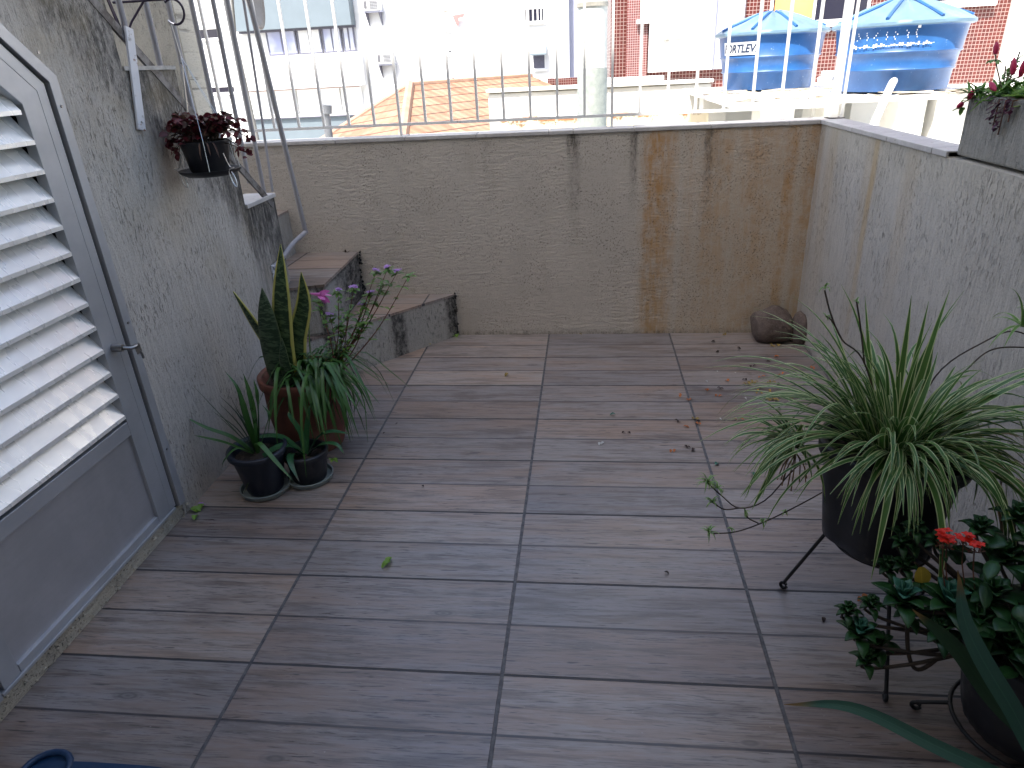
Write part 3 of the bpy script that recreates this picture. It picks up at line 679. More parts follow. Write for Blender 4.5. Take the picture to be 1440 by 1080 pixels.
big = thing('terracotta_pot', 'large terracotta pot of striped snake plant, grassy leaves and lilac flowers', 'potted plant', (-.215, -.80, 0))
C0 = (-.228, -.80, 0)
potmesh(C0, .110, .138, .295, .013, .035, .035, M_TERRA, big, 56, belly=.012)
W = lambda w, p=.5: (lambda t: max(.0008, w*(min(1, t*5+.35) if t < .13 else 1)*(1-max(0, (t-.35)/.65)**2.2)))
def sanse(pts, w, mat=M_SANSE, hint=V((0, 1, 0)), nm='snake_leaf', tw=0.0):
    w *= 1.25
    MB().ribbon(pts, W(w), hint=hint, fold=.22, n=22, nu=7, twist=tw).build(nm, mat, big, smooth=True, solid=.0035)
sanse([(-.262, -.84, .25), (-.250, -.85, .42), (-.218, -.86, .60), (-.186, -.855, .765)], .058)
sanse([(-.240, -.82, .25), (-.212, -.82, .42), (-.165, -.82, .55), (-.146, -.83, .665)], .052)
sanse([(-.285, -.86, .25), (-.283, -.875, .40), (-.276, -.88, .52), (-.272, -.87, .625)], .062, M_SANSE2)
sanse([(-.285, -.80, .25), (-.318, -.82, .38), (-.352, -.84, .50), (-.386, -.85, .608)], .040, M_SANSE, V((.4, 1, 0)))
sanse([(-.235, -.88, .25), (-.235, -.90, .36), (-.225, -.90, .46)], .030, M_SANSE2)
b = MB()
for i in range(90):
    a = R.uniform(-1.6, 1.0) if i % 3 else R.uniform(0, 2*pi); L = R.uniform(.12, .27)
    p = V((-.195+R.uniform(-.07, .09), -.82+R.uniform(-.06, .05), .27)); d = V((cos(a), sin(a), 0))
    h_ = R.uniform(.03, .11)
    b.ribbon([p, p+d*L*.4+V((0, 0, h_)), p+d*L*.8+V((0, 0, h_*.4-L*.15)), p+d*L*1.02+V((0, 0, -L*R.uniform(.25, .9)))], W(R.uniform(.008, .014)), n=10, fold=.2)
for i in range(16):   # long strands hanging over the right rim
    p = V((-.16+R.uniform(-.03, .06), -.83, .29)); x1 = R.uniform(-.09, .035)
    b.ribbon([p, p+V((.07, -.03, .06)), V((x1, -.93+R.uniform(-.04, .05), .25)), V((x1+R.uniform(-.02, .03), -.95+R.uniform(-.03, .05), R.uniform(.08, .2)))], W(R.uniform(.006, .011)), n=12, fold=.2)
for pts in (((-.21, -.85, .27), (-.255, -.95, .30), (-.27, -.99, .24), (-.285, -1.0, .19)), ((-.18, -.85, .27), (-.14, -.96, .31), (-.115, -1.0, .24), (-.10, -1.0, .17)), ((-.15, -.84, .27), (-.05, -.93, .29), (-.03, -.96, .20), (-.02, -.97, .10))):
    b.ribbon(pts, W(.015), n=14, fold=.2)
b.build('grassy_leaves', M_GRASSY, big, smooth=True)
# lilac flowering stems
bs, bl, bf = MB(), MB(), MB()
tips = [(.123, -.75, .648), (.084, -.76, .639), (.150, -.74, .630), (.193, -.75, .622), (.001, -.77, .585), (-.055, -.77, .576), (-.094, -.78, .493), (.022, -.76, .52), (.055, -.75, .56), (-.03, -.78, .50), (-.12, -.8, .55), (.10, -.74, .59), (-.07, -.76, .45), (.03, -.78, .47)]
for i, t in enumerate(tips):
    t = V(t); p = V((-.13+R.uniform(-.02, .04), -.78+R.uniform(-.03, .03), .27)); mid = p.lerp(t, .5)+V((.015, 0, -.012))
    P = spline([p, mid, t], 10); bs.tube(P, [.003-.0002*k for k in range(11)], 5)
    for k in range(3, 11):
        if k < 4 and i < 4: continue
        q = P[k]
        for _ in range(4 if k > 7 else 2):
            a = R.uniform(0, 2*pi); blob_leaf(bl, q, (cos(a), sin(a), R.uniform(-.1, .8)), R.uniform(.02, .036), R.uniform(.010, .015), droop=.2)
    for _ in range(9):
        a = R.uniform(0, 2*pi); blob_leaf(bl, t+V((0, 0, -.004)), (cos(a), sin(a), R.uniform(-.3, .5)), .028, .012)
    if i in (0, 1, 2, 4, 5, 6, 7, 8):
        bf = MB()
        for _ in range(12):
            a = R.uniform(0, 2*pi); blob_leaf(bf, t+V((R.uniform(-.006, .006), R.uniform(-.006, .006), .008)), (cos(a), sin(a), R.uniform(-.1, .5)), .015, .010)
        bf.build('lilac_flower', M_LILAC, big, smooth=True)
bs.build('flower_stems', M_REDSTEM, big); bl.build('small_leaves', M_PENT, big, smooth=True);
b = MB(); p = V((-.118, -.79, .573))
for k in range(6):
    a = k*pi/3; dd = V((.9, -.3, -.15))+V((0, cos(a)*.55, sin(a)*.55)); blob_leaf(b, p, dd, .046, .019, V((0, sin(a), cos(a))), droop=.05)
b.tube([p+V((-.03, .005, .003)), p+V((.008, -.002, 0))], [.0025, .008], 8); b.build('pink_flower', M_PINK, big, smooth=True)
MB().tube(spline([V((-.19, -.8, .27)), V((-.17, -.8, .45)), p+V((-.03, .005, .003))], 8), .002, 6).build('flower_stalk', M_PENT, big)

def saucer(c, r, lab):
    o = MB().lathe([(0, .001), (r*.86, .001), (r*.93, .004), (r, .020), (r-.005, .0205), (r*.88, .008), (0, .0065)], c, 44).build('saucer', M_SAUCER, None, smooth=True, origin=c)
    return tag(o, lab, 'saucer')
CA = (-.278, -1.118, 0); CB = (-.150, -1.048, 0)
saucer(CA, .083, 'grey plastic saucer under the larger black pot by the left wall')
saucer(CB, .080, 'grey plastic saucer under the smaller black pot of broad green leaves')
pa = thing('small_potted_plant', 'black pot of thin wispy dark leaves nearest the left wall', 'potted plant', (CA[0], CA[1], .007))
potmesh(CA, .058, .084, .158, .010, .02, .03, M_POTBLUE, pa, 40, z0=.0075)
b = MB(); b2 = MB(); q0 = V((CA[0], CA[1], .13))
def bl_(b, pts, w, **k): b.ribbon(pts, W(w), n=14, fold=.25, **k)
for pts, w in (((q0, (-.35, -1.12, .20), (-.43, -1.12, .235), (-.503, -1.11, .272)), .020), ((q0, (-.36, -1.14, .19), (-.42, -1.15, .215), (-.46, -1.15, .225)), .014),
               ((q0, (-.30, -1.10, .26), (-.31, -1.09, .36), (-.345, -1.08, .42)), .016), ((q0, (-.27, -1.10, .26), (-.275, -1.09, .35), (-.285, -1.08, .41)), .018),
               ((q0, (-.26, -1.10, .24), (-.25, -1.09, .33), (-.255, -1.08, .39)), .017), ((q0, (-.29, -1.11, .25), (-.30, -1.10, .33), (-.31, -1.10, .36)), .018),
               ((q0, (-.25, -1.15, .20), (-.18, -1.19, .15), (-.13, -1.21, .10)), .017), ((q0, (-.31, -1.17, .19), (-.345, -1.2, .165), (-.36, -1.21, .13)), .013),
               ((q0, (-.24, -1.11, .22), (-.22, -1.10, .27), (-.235, -1.10, .31)), .018), ((q0, (-.26, -1.12, .25), (-.262, -1.12, .31), (-.24, -1.12, .36)), .02)):
    bl_(b, [V(p) for p in pts], w)
for i in range(9): # wisps
    a = R.uniform(1.7, 3.6); L = R.uniform(.12, .2); bl_(b2, [q0, q0+V((cos(a)*L*.4, sin(a)*L*.2, L*.7)), q0+V((cos(a)*L*.9, sin(a)*L*.3, L*R.uniform(.8, 1.6)))], .005)
b.build('leaves', M_GRASSY, pa, smooth=True); b2.build('thin_leaves', M_THIN, pa, smooth=True)
pb_ = thing('small_potted_plant', 'smaller black pot with broad arching green leaves before the terracotta pot', 'potted plant', (CB[0], CB[1], .007))
potmesh(CB, .056, .068, .108, .006, .022, .028, M_POT, pb_, 40, z0=.0075)
b = MB(); q0 = V((CB[0], CB[1], .085))
for pts, w in (((q0, (-.19, -1.10, .16), (-.26, -1.15, .13), (-.31, -1.20, .04)), .036), ((q0, (-.21, -1.06, .165), (-.28, -1.07, .175), (-.33, -1.08, .16)), .028),
               ((q0, (-.10, -1.04, .155), (-.05, -1.04, .18), (.015, -1.03, .165)), .030), ((q0, (-.09, -1.06, .14), (-.03, -1.07, .15), (.0, -1.08, .115)), .022),
               ((q0, (-.14, -1.02, .18), (-.125, -1.0, .25), (-.11, -1.0, .27)), .026), ((q0, (-.17, -1.10, .13), (-.15, -1.16, .13), (-.115, -1.20, .09)), .022),
               ((q0, (-.16, -1.03, .16), (-.19, -1.02, .22), (-.20, -1.01, .24)), .022)):
    bl_(b, [V(p) for p in pts], w)
b.build('leaves', M_ORCH, pb_, smooth=True)
b = MB()
for k in range(5): blob_leaf(b, (-.045, -1.08, .10), (R.uniform(-.6, 1), R.uniform(-1, .3), R.uniform(-.3, .5)), .022, .012)
b.build('lime_leaflet', M_LEAFYG, pb_, smooth=True)

# ------------------------------------------------------------------ stones in the corner
def stone(c, r, lab, seed):
    b = MB(); n = 26; k = 18
    for i in range(k+1):
        th = pi*i/k; ring = []
        for j in range(n):
            a = 2*pi*j/n; d = V((sin(th)*cos(a), sin(th)*sin(a), cos(th))); f = 1+.20*mnoise.noise(d*1.3+V((seed, 0, 0)))+.05*mnoise.noise(d*4+V((seed, 3, 0)))
            z = d.z*r[2]*f; ring.append(V(c)+V((d.x*r[0]*f, d.y*r[1]*f, max(-r[2]*.8, z)+r[2]*.8)))
        b.add(ring)
    for i in range(k):
        for j in range(n): q = (j+1) % n; b.face([i*n+j, (i+1)*n+j, (i+1)*n+q, i*n+q])
    return tag(b.build('stone', M_STONE, None, smooth=True, origin=c), lab, 'stone')
stone((1.665, .205, 0), (.098, .080, .092), 'larger rounded brown stone left of its pair in the back corner', 3.1)
stone((1.790, .185, 0), (.048, .075, .078), 'smaller brown stone wedged between its neighbour and the right wall', 8.7)

# ------------------------------------------------------------------ spider plant on its stand
sp = thing('spider_plant', 'bushy green and cream spider plant in black pot on a wire stand', 'potted plant', (1.435, -1.62, .24))
CS = V((1.437, -1.62, 0))
def squircle(r, z, a):
    k = 1+.05*cos(6*a)*(1 if z < .44 else .3); return (r*k*cos(a), r*k*sin(a), z)
potmesh((CS.x, CS.y, 0), .108, .135, .245, .012,   .03, .03, M_POT, sp, 60, z0=.252, fn=squircle)
b = MB(); b.lathe([(.0, .225), (.060, .225), (.085, .252), (0, .253)], (CS.x+.02, CS.y-.02, 0), 30); b.build('pot_foot', M_POT, sp, smooth=True)
def arch(p, az, L, el, droop, side=0.0):
    """ballistic leaf path"""
    P = []; q = V(p); d = V((cos(az)*cos(el), sin(az)*cos(el), sin(el))); n = 7; st_ = L/n
    for i in range(n+1):
        P.append(q.copy()); q = q+d*st_; d = (d+V((-sin(az)*side, cos(az)*side, -droop*(.35+i*.16)))).normalized()
        if q.x > 1.808: q.x = 1.808; d.x = min(0, d.x)
    return P
b = MB(); by = MB(); bd = MB()
for i in range(290):
    az = R.uniform(0, 2*pi); el = R.choice((R.uniform(.9, 1.4), R.uniform(.45, 1.0), R.uniform(.2, .8)))
    L = R.uniform(.22, .40); r0 = R.uniform(0, .055)
    if cos(az) < -.2 and el < 1.1: L = max(L, .33)*1.08
    p = CS+V((cos(az)*r0, sin(az)*r0, .465)); dr_ = R.uniform(.22, .55) if el < 1.1 else R.uniform(.10, .42)
    w = R.uniform(.011, .019)
    if sin(az) < -.45: L *= .72; el = max(el, .55)
    if el > 1.1: L *= .88
    w *= .76
    b.ribbon(arch(p, az, L, el, dr_, R.uniform(-.07, .07)), lambda t, w=w: max(.0007, w*min(1, .6+t*2)*(1-max(0, (t-.3)/.7)**1.8)), n=14, fold=.35)
for (az, el, L, dr_, w) in ((2.6, 1.2, .38, .22, .015), (2.2, 1.3, .36, .2, .014), (1.4, 1.4, .32, .12, .015), (.9, 1.3, .34, .14, .015), (1.1, 1.35, .31, .12, .013), (2.9, 1.1, .42, .22, .013), (3.0, .8, .42, .22, .014), (3.3, .6, .42, .26, .014), (3.0, .95, .43, .30, .013), (-2.0, .6, .36, .75, .015), (-1.6, .5, .40, .95, .014), (-1.1, .6, .38, .85, .016), (-.9, .6, .40, .75, .014), (.2, .55, .42, .3, .014), (-.1, .5, .42, .35, .015), (-.4, .5, .42, .5, .014), (.1, .8, .4, .2, .016)):
    p = CS+V((cos(az)*.04, sin(az)*.04, .47))
    b.ribbon(arch(p, az, L, el, dr_), lambda t, w=w: max(.0007, w*min(1, .6+t*2)*(1-max(0, (t-.35)/.65)**2)), n=18, fold=.35)
# daughter clump at the left
pc = V((1.245, -1.60, .475))
for i in range(46):
    az = R.uniform(0, 2*pi) if i % 2 else R.uniform(2.2, 4.2); el = R.uniform(.1, 1.1); L = R.uniform(.09, .20)
    b.ribbon(arch(pc+V((R.uniform(-.015, .015), R.uniform(-.015, .015), 0)), az, L, el, R.uniform(.25, .6)), lambda t: max(.0006, .0095*(1-t**2)), n=10, fold=.35)
for pts in ((pc, (1.20, -1.62, .47), (1.16, -1.64, .42), (1.125, -1.65, .37)), (pc, (1.20, -1.63, .44), (1.17, -1.65, .39), (1.15, -1.66, .345)), (pc, (1.19, -1.60, .50), (1.13, -1.6, .50), (1.09, -1.6, .475))):
    b.ribbon([V(p) for p in pts], W(.014), n=12)
for i in range(20):
    az = R.uniform(-1.2, .4); L = R.uniform(.2, .42)
    (bd if i % 3 == 0 else b).ribbon(arch(CS+V((.06, -.02, .465)), az, L, R.uniform(.3, .7), R.uniform(.6, 1.1)), W(R.uniform(.008, .014)), n=12)
for i in range(9):
    a = R.uniform(0, 6.28); bd.tube(spline([pc+V((0, 0, -.02)), pc+V((cos(a)*.02, sin(a)*.02, -.05)), pc+V((cos(a)*.03, sin(a)*.03, -.08-R.uniform(0, .03)))], 5), .0015, 4)
b.build('leaves', M_SPIDER, sp, smooth=True); bd.build('dry_leaves', M_DRY, sp, smooth=True)
rn = MB()
run = [[CS+V((-.08, 0, .48)), V((1.28, -1.55, .40)), V((1.22, -1.52, .275)), V((1.165, -1.50, .235)), V((1.12, -1.50, .27)), V((1.085, -1.5, .305))],
       [V((1.165, -1.5, .235)), V((1.13, -1.5, .23)), V((1.10, -1.5, .25))],
       [CS+V((-.05, -.02, .48)), V((1.37, -1.53, .33)), V((1.26, -1.5, .215)), V((1.17, -1.5, .165)), V((1.105, -1.5, .155))],
       [V((1.215, -1.5, .19)), V((1.19, -1.5, .205)), V((1.18, -1.5, .222))],
       [CS+V((0, .05, .48)), V((1.36, -1.58, .66)), V((1.30, -1.60, .72)), V((1.262, -1.62, .785)), V((1.245, -1.62, .83))],
       [V((1.30, -1.60, .72)), V((1.275, -1.6, .76)), V((1.262, -1.6, .77))], [V((1.36, -1.58, .66)), V((1.33, -1.6, .75)), V((1.315, -1.6, .80))],
       [CS+V((.04, .05, .48)), V((1.55, -1.5, .60)), V((1.66, -1.45, .655)), V((1.73, -1.42, .665)), V((1.79, -1.42, .64))],
       [V((1.60, -1.5, .60)), V((1.68, -1.45, .635)), V((1.80, -1.42, .625))]]
for r_ in run: rn.tube(spline([V(p) for p in r_], 22), .0017, 5)
rn.build('runners', M_WOODY, sp)
for (p, n_, L) in (((1.083, -1.5, .308), 26, .032), ((1.108, -1.5, .292), 10, .028), ((1.098, -1.5, .250), 14, .030), ((1.098, -1.5, .158), 22, .030), ((1.18, -1.5, .224), 5, .016), ((1.245, -1.62, .835), 9, .018), ((1.225, -1.5, .195), 9, .016), ((1.275, -1.5, .225), 8, .014), ((1.15, -1.5, .172), 6, .014), ((1.262, -1.6, .77), 4, .012), ((1.315, -1.6, .80), 4, .01)):
    by = MB()
    for i in range(n_):
        a = R.uniform(0, 6.28); by.ribbon(arch(V(p), a, L*R.uniform(.7, 1.3), R.uniform(-.2, 1.4), .5), lambda t: max(.0005, .006*(1-t**1.5)), n=5, fold=.3)
    by.build('plantlet', M_SPIDERY, sp, smooth=True)
by = MB()
for i in range(16):
    a = R.uniform(0, 6.28); by.ribbon(arch(V((1.745, -1.42, .675)), a, R.uniform(.05, .13), R.uniform(.2, 1.3), .3), lambda t: max(.0006, .010*(1-t**2)), n=8, fold=.35)
by.build('plantlet', M_SPIDERY, sp, smooth=True)

def stand(c, ring_r, ring_z, feet, lab):
    t = thing('plant_stand', lab, 'plant stand', (c[0], c[1], 0))
    MB().tube([V((c[0]+ring_r*cos(a), c[1]+ring_r*sin(a), ring_z)) for a in [2*pi*i/36 for i in range(37)]], .0042, 8, cap=False).build('ring', M_BLACKIRON, t, smooth=True)
    for f in feet:
        f = V((f[0], f[1], 0)); d = (f-V((c[0], c[1], 0))).normalized(); top = V((c[0], c[1], 0))+d*ring_r; top.z = ring_z
        low = f+V((0, 0, .022)); P = [top, top.lerp(low, .5), low-d*.002]
        P += [f+d*(-.004+.011*sin(a)*1.0)+V((0, 0, .0155-.0115*cos(a)+.0)) for a in [radians(40*i) for i in range(-1, 8)]][::-1]
        MB().tube([top, low+d*0.0]+[f+d*(.008*cos(radians(a)))+V((0, 0, .0125+.008*sin(radians(a)))) for a in range(150, -200, -35)], .0042, 8).build('leg', M_BLACKIRON, t, smooth=True)
    return t
stand((1.445, -1.625), .098, .245, ((1.292, -1.519), (1.415, -1.85), (1.62, -1.53)), 'black wire tripod stand carrying the spider plant')

# ------------------------------------------------------------------ kalanchoe on low stand, strap-leaved plant
kp = thing('flowering_succulent', 'leggy fleshy-leaved succulent with small scarlet flowers in ribbed black pot', 'potted plant', (1.64, -1.93, .05))
CK = V((1.635, -1.93, 0))
potmesh((CK.x, CK.y, 0), .105, .142, .215, .008, .025, .035, M_POT, kp, 72, z0=.05, fn=lambda r, z, a: ribbed(r, z, a, .0015, 36))
stand((1.625, -1.93), .115, .048, ((1.468, -1.868), (1.62, -2.08), (1.775, -1.86)), 'low black wire stand under the scarlet-flowered succulent')
bs, bl, bt = MB(), MB(), MB()
def rosette(c, r, n=14, teal=False, tilt=V((0, 0, 1))):
    c = V(c)
    for i in range(n):
        a = i*2.4+R.uniform(-.2, .2); f = i/n; el = 1.35-f*1.25
        d = V((cos(a)*cos(el), sin(a)*cos(el), sin(el))); L = r*(.75+.75*f)
        m_ = bt if (teal and f < .45) else bl
        m_.ribbon([c-V((0, 0, .02*f)), c+d*L*.55+V((0, 0, .004-.02*f)), c+d*L+V((0, 0, -.01*f-.02*f))], lambda t, L=L: max(.001, L*.44*sin(pi*min(1, .14+t*.85))**1.0), hint=V((0, 0, 1)) if el < 1 else V((-cos(a), -sin(a), .2)), fold=.35, n=7)
ro = [((1.322, -1.88, .222), .050, 1), ((1.372, -1.90, .330), .060, 1), ((1.365, -1.87, .185), .045, 0), ((1.44, -1.92, .345), .065, 1), ((1.41, -1.80, .395), .045, 0), ((1.46, -1.88, .26), .05, 0), ((1.50, -1.93, .37), .06, 0), ((1.57, -1.95, .42), .06, 1), ((1.60, -1.88, .45), .055, 0), ((1.55, -1.86, .40), .055, 0), ((1.66, -1.93, .40), .06, 0), ((1.52, -1.98, .30), .055, 0), ((1.62, -2.0, .36), .06, 1), ((1.70, -1.90, .46), .05, 0), ((1.50, -1.85, .455), .04, 0), ((1.57, -1.83, .47), .045, 0), ((1.65, -1.85, .49), .045, 0), ((1.58, -2.05, .28), .05, 0), ((1.38, -1.81, .33), .035, 0), ((1.40, -1.88, .28), .04, 0), ((1.345, -1.85, .27), .03, 0), ((1.395, -1.84, .36), .032, 0), ((1.385, -1.83, .405), .03, 0), ((1.40, -1.83, .44), .03, 0), ((1.43, -1.86, .43), .035, 0), ((1.30, -1.86, .26), .03, 0), ((1.335, -1.90, .175), .035, 0), ((1.42, -1.95, .30), .045, 0), ((1.47, -1.96, .335), .05, 0)]
for (c, r, tl_) in ro:
    c = V(c); rosette(c, r*.74, 16, tl_)
    base = V((CK.x-.05+R.uniform(-.03, .05), CK.y+R.uniform(-.05, .05), .24))
    mid = base.lerp(c, .55)+V((0, 0, -.03 if c.z < .3 else -.005)); bs.tube(spline([base, mid, c-V((0, 0, .03)), c], 12), [.0048-.0002*k for k in range(13)], 7)
for pts in (((1.49, -1.9, .23), (1.44, -1.9, .15), (1.41, -1.9, .18), (1.385, -1.9, .29)),):
    bs.tube(spline([V(p) for p in pts], 20), .004, 7)
for i in range(120):  # loose foliage filling the plant
    a = R.uniform(0, 6.28); p = CK+V((R.uniform(-.17, .14), R.uniform(-.12, .12), R.uniform(.25, .47))); blob_leaf(bl, p, (cos(a), sin(a), R.uniform(-.3, .7)), R.uniform(.03, .055), R.uniform(.02, .033), V((R.uniform(-.5, .5), R.uniform(-.5, .5), 1)))
bs.build('stems', M_WOODY, kp, smooth=True); bl.build('leaves', M_KAL, kp, smooth=True, solid=.002); bt.build('young_leaves', M_KALTEAL, kp, smooth=True, solid=.002)
b = MB(); bq = MB()
for c in ((1.412, -1.90, .468), (1.445, -1.90, .470), (1.46, -1.91, .463), (1.425, -1.89, .455)):
    c = V(c)
    for i in range(10):
        o_ = V((R.uniform(-.010, .010), R.uniform(-.01, .01), R.uniform(-.006, .006)))
        for k in range(4):
            a = k*pi/2+i; blob_leaf(b, c+o_, (cos(a), sin(a), .4), .0085, .006)
    bq.tube([c-V((0, 0, .005)), c+V((.01, 0, -.06)), c+V((.03, -.01, -.14))], .0012, 5)
    for k in range(8): blob_leaf(bq, c+V((R.uniform(-.012, .012), 0, -.02)), (R.uniform(-1, 1), R.uniform(-1, 1), .6), .012, .004)
b.build('scarlet_flowers', M_RED, kp, smooth=True); bq.build('flower_stalks', M_REDSTEM, kp)
b = MB(); blob_leaf(b, (1.405, -1.87, .375), (.2, -.2, -1), .038, .03, V((0, -1, .2))); blob_leaf(b, (1.57, -1.98, .34), (.2, -.5, -1), .045, .03, V((0, -1, .2))); blob_leaf(b, (1.60, -2.0, .31), (.2, -.5, -.5), .045, .03, V((0, -1, .2)))
b.build('yellow_leaves', M_YELLOW, kp, smooth=True)

sl = thing('strap_leaved_plant', 'potted plant with long bluish strap leaves reaching in from lower right', 'potted plant', (1.74, -2.25, 0))
potmesh((1.74, -2.25, 0), .09, .12, .18, .008, .02, .03, M_POT, sl, 40)
b = MB(); b2 = MB()
WS = lambda w: (lambda t: max(.001, w*min(1, .7+t)*(1-max(0, (t-.45)/.55)**2.4)))
q0 = V((1.72, -2.24, .15))
for pts, w, m_ in (((q0, (1.57, -2.13, .14), (1.462, -2.09, .29), (1.375, -2.08, .43), (1.335, -2.08, .545)), .030, b), ((q0, (1.60, -2.12, .085), (1.43, -2.05, .112), (1.28, -2.0, .152), (1.155, -2.0, .152)), .026, b),
                (((1.70, -2.22, .15), (1.52, -2.06, .20), (1.42, -2.0, .31), (1.345, -1.98, .375)), .030, b2), ((q0, (1.64, -2.12, .3), (1.57, -2.05, .42), (1.50, -2.02, .50)), .016, b), ((q0, (1.68, -2.15, .30), (1.62, -2.08, .42), (1.56, -2.04, .47)), .018, b2),
                ((q0, (1.66, -2.2, .32), (1.60, -2.15, .46), (1.53, -2.1, .52)), .02, b2), ((q0, (1.74, -2.18, .34), (1.73, -2.1, .5), (1.70, -2.06, .58)), .02, b), ((q0, (1.56, -2.14, .10), (1.47, -2.1, .08), (1.40, -2.06, .03)), .022, b2), ((q0, (1.66, -2.06, .2), (1.60, -1.98, .2), (1.54, -1.95, .12)), .02, b2)):
    m_.ribbon([V(p) for p in pts], WS(w), hint=V((-.35, -.75, .6)), n=26, fold=.3, nu=5)
b.build('bluish_leaves', M_STRAP, sl, smooth=True); b2.build('dark_leaves', M_STRAPD, sl, smooth=True)

# ------------------------------------------------------------------ plants in the wall planter
def planter_plant(c, lab, kind):
    t = thing('planter_plant', lab, 'plant', (c[0], c[1], 1.10)); b, bf, bs = MB(), MB(), MB(); c = V(c)
    if kind == 'succ':
        for i in range(170):
            a = R.uniform(0, 6.28); p = c+V((R.uniform(-.07, .07), R.uniform(-.09, .06), R.uniform(0, .03))); blob_leaf(b, p, (cos(a)*.8, sin(a)*.8, R.uniform(.0, 1.3)), R.uniform(.03, .06), R.uniform(.006, .012), fold=.5)
        for dx, dz in ((-.06, .12), (.0, .10), (.05, .085)):
            p = c+V((dx*.3, dx, dz)); bs.tube([c, p], .002, 5)
            for k in range(6): blob_leaf(b, p-V((0, 0, .02+.006*k)), (R.uniform(-1, 1), R.uniform(-1, 1), .3), .022, .014)
    if kind == 'flow':
        for i in range(170):
            a = R.uniform(0, 6.28); p = c+V((R.uniform(-.09, .05), R.uniform(-.09, .09), R.uniform(0, .02))); blob_leaf(b, p, (cos(a), sin(a), R.uniform(.0, 1.2)), R.uniform(.04, .085), .020)
    return t, b, bf, bs
t, b, bf, bs = planter_plant((1.87, -.69-.2, 1.10), 'green plant with crimson buds on the planter corner', 'succ')
def bud(b, p, d, L, w):
    p = V(p); d = V(d).normalized(); b.tube([p, p+d*L*.25, p+d*L*.6, p+d*L*.85, p+d*L], [w*.3, w*.5, w*.5, w*.3, .001], 8)
for p, d, L in (((1.84, -.865, 1.215), (0, .25, 1), .035), ((1.80, -.875, 1.13), (0, .5, -.7), .030), ((1.80, -.838, 1.10), (-.2, .4, -.5), .025), ((1.83, -.985, 1.17), (0, .3, 1), .045), ((1.84, -1.0, 1.165), (0, -.1, 1), .045), ((1.82, -.91, 1.15), (0, -.8, -.4), .045)):
    bs.tube(spline([V((1.87, -.91, 1.10)), V((1.85, -.90, 1.14)).lerp(V(p), .5), V(p)], 6), .0018, 5); bf = MB(); bud(bf, p, d, L*.9, .014); bf.build('crimson_bud', M_CRIMSON, t, smooth=True)
    for k in range(5): blob_leaf(b, V(p)-V((0, 0, .012)), (R.uniform(-1, 1), R.uniform(-1, 1), -.2), .024, .012)
b.build('leaves', M_PENT, t, smooth=True); bs.build('stems', M_STEM, t)
t, b, bf, bs = planter_plant((1.93, -1.08, 1.10), 'leafy green plant further along the wall planter', 'flow')
b.ribbon([V((1.93, -1.12, 1.10)), V((1.86, -1.03, 1.155)), V((1.81, -.95, 1.125)), V((1.795, -.885, 1.075))], W(.012), n=12)
b.build('leaves', M_LEAFYG, t, smooth=True)
t = thing('planter_plant', 'dark purple trailing plant spilling over the planter front', 'plant', (1.85, -1.03, 1.1)); b = MB(); bs = MB()
for k in range(3):
    y0 = -1.0-.03*k; L = R.uniform(.03, .09); bs.tube([(1.85, y0, 1.12), (1.805, y0, 1.115), (1.80, y0-.01, 1.1-L)], .0018, 5)
    for i in range(14): blob_leaf(b, (1.80, y0+R.uniform(-.012, .012), 1.12-L*i/12), (R.uniform(-1, -.2), R.uniform(-1, 1), R.uniform(-.6, .3)), .018, .01)
b.build('leaves', leaf('dark_purple_leaf', (.05, .012, .03), (.09, .02, .04)), t, smooth=True); bs.build('stems', M_REDSTEM, t)

# ------------------------------------------------------------------ basin bottom left
bs_ = thing('blue_basin', 'blue plastic basin whose rim just shows at the bottom left', 'basin', (-.12, -2.38, 0))
def rr(r, z, a, k=4.0):
    c, s = cos(a), sin(a); q = (abs(c)**k+abs(s)**k)**(-1/k); return (r*q*c*1.12, r*q*s, z)
MB().lathe([(0, .002), (.13, .002), (.145, .01), (.168, .105), (.182, .108), (.184, .112), (.182, .115), (.166, .113), (.14, .014), (0, .010)], (-.075, -2.355, 0), 64, rr).build('bowl', M_BASIN, bs_, smooth=True)
b = MB(); P = [V((-.203+.043*cos(a), -2.197+.040*sin(a), .113)) for a in [radians(-20+20*i) for i in range(12)]]
b.tube(P, .0065, 8); b.build('handle', M_BASIN, bs_, smooth=True)
i = 0
b = MB(); k = b.add([V((-.203, -2.197, .108))]+[p-V((0, 0, .006)) for p in P]); [b.face([k, k+j, k+j+1]) for j in range(1, 12)]
b.build('handle_web', M_BASIN, bs_, solid=.003)

# ------------------------------------------------------------------ fallen bits
M_PO = simple('fallen_orange', (.42, .13, .03), .7, var=.3, scale=60); M_PD = simple('fallen_dark', (.035, .018, .014), .8, var=.4, scale=60)
M_PC = simple('fallen_ochre', (.26, .18, .05), .8, var=.4, scale=60); M_PW = simple('fallen_pale', (.5, .5, .47), .7, var=.2, scale=60)
def bit(mat, x, y, s, lab, cat, grp, nm, n=2):
    b = MB()
    for k in range(n):
        a = R.uniform(0, 6.28); p = V((x+R.uniform(-s, s)*.5, y+R.uniform(-s, s)*.5, .002)); d = V((cos(a), sin(a), .15))
        b.ribbon([p, p+d*s*.5+V((0, 0, s*.25)), p+d*s], lambda t: max(.0006, s*.6*sin(pi*min(1, .1+.85*t))), n=4, fold=.3)
    return tag(b.build(nm, mat, None, origin=(x, y, 0)), lab, cat, grp)
O = [(1.377, -.259), (1.286, -.356), (1.315, -.41), (1.638, -.006), (1.525, -.221), (1.758, -.137), (1.356, -.607), (1.198, -.641), (1.169, -.676), (1.166, -.411), (1.087, -.844), (1.205, -.444), (1.618, -.203)]
for p in O: bit(M_PO, *p, .016, 'small orange petal fallen on the tiles near the right wall', 'petal', 'orange petals scattered on the tiles', 'fallen_petal')
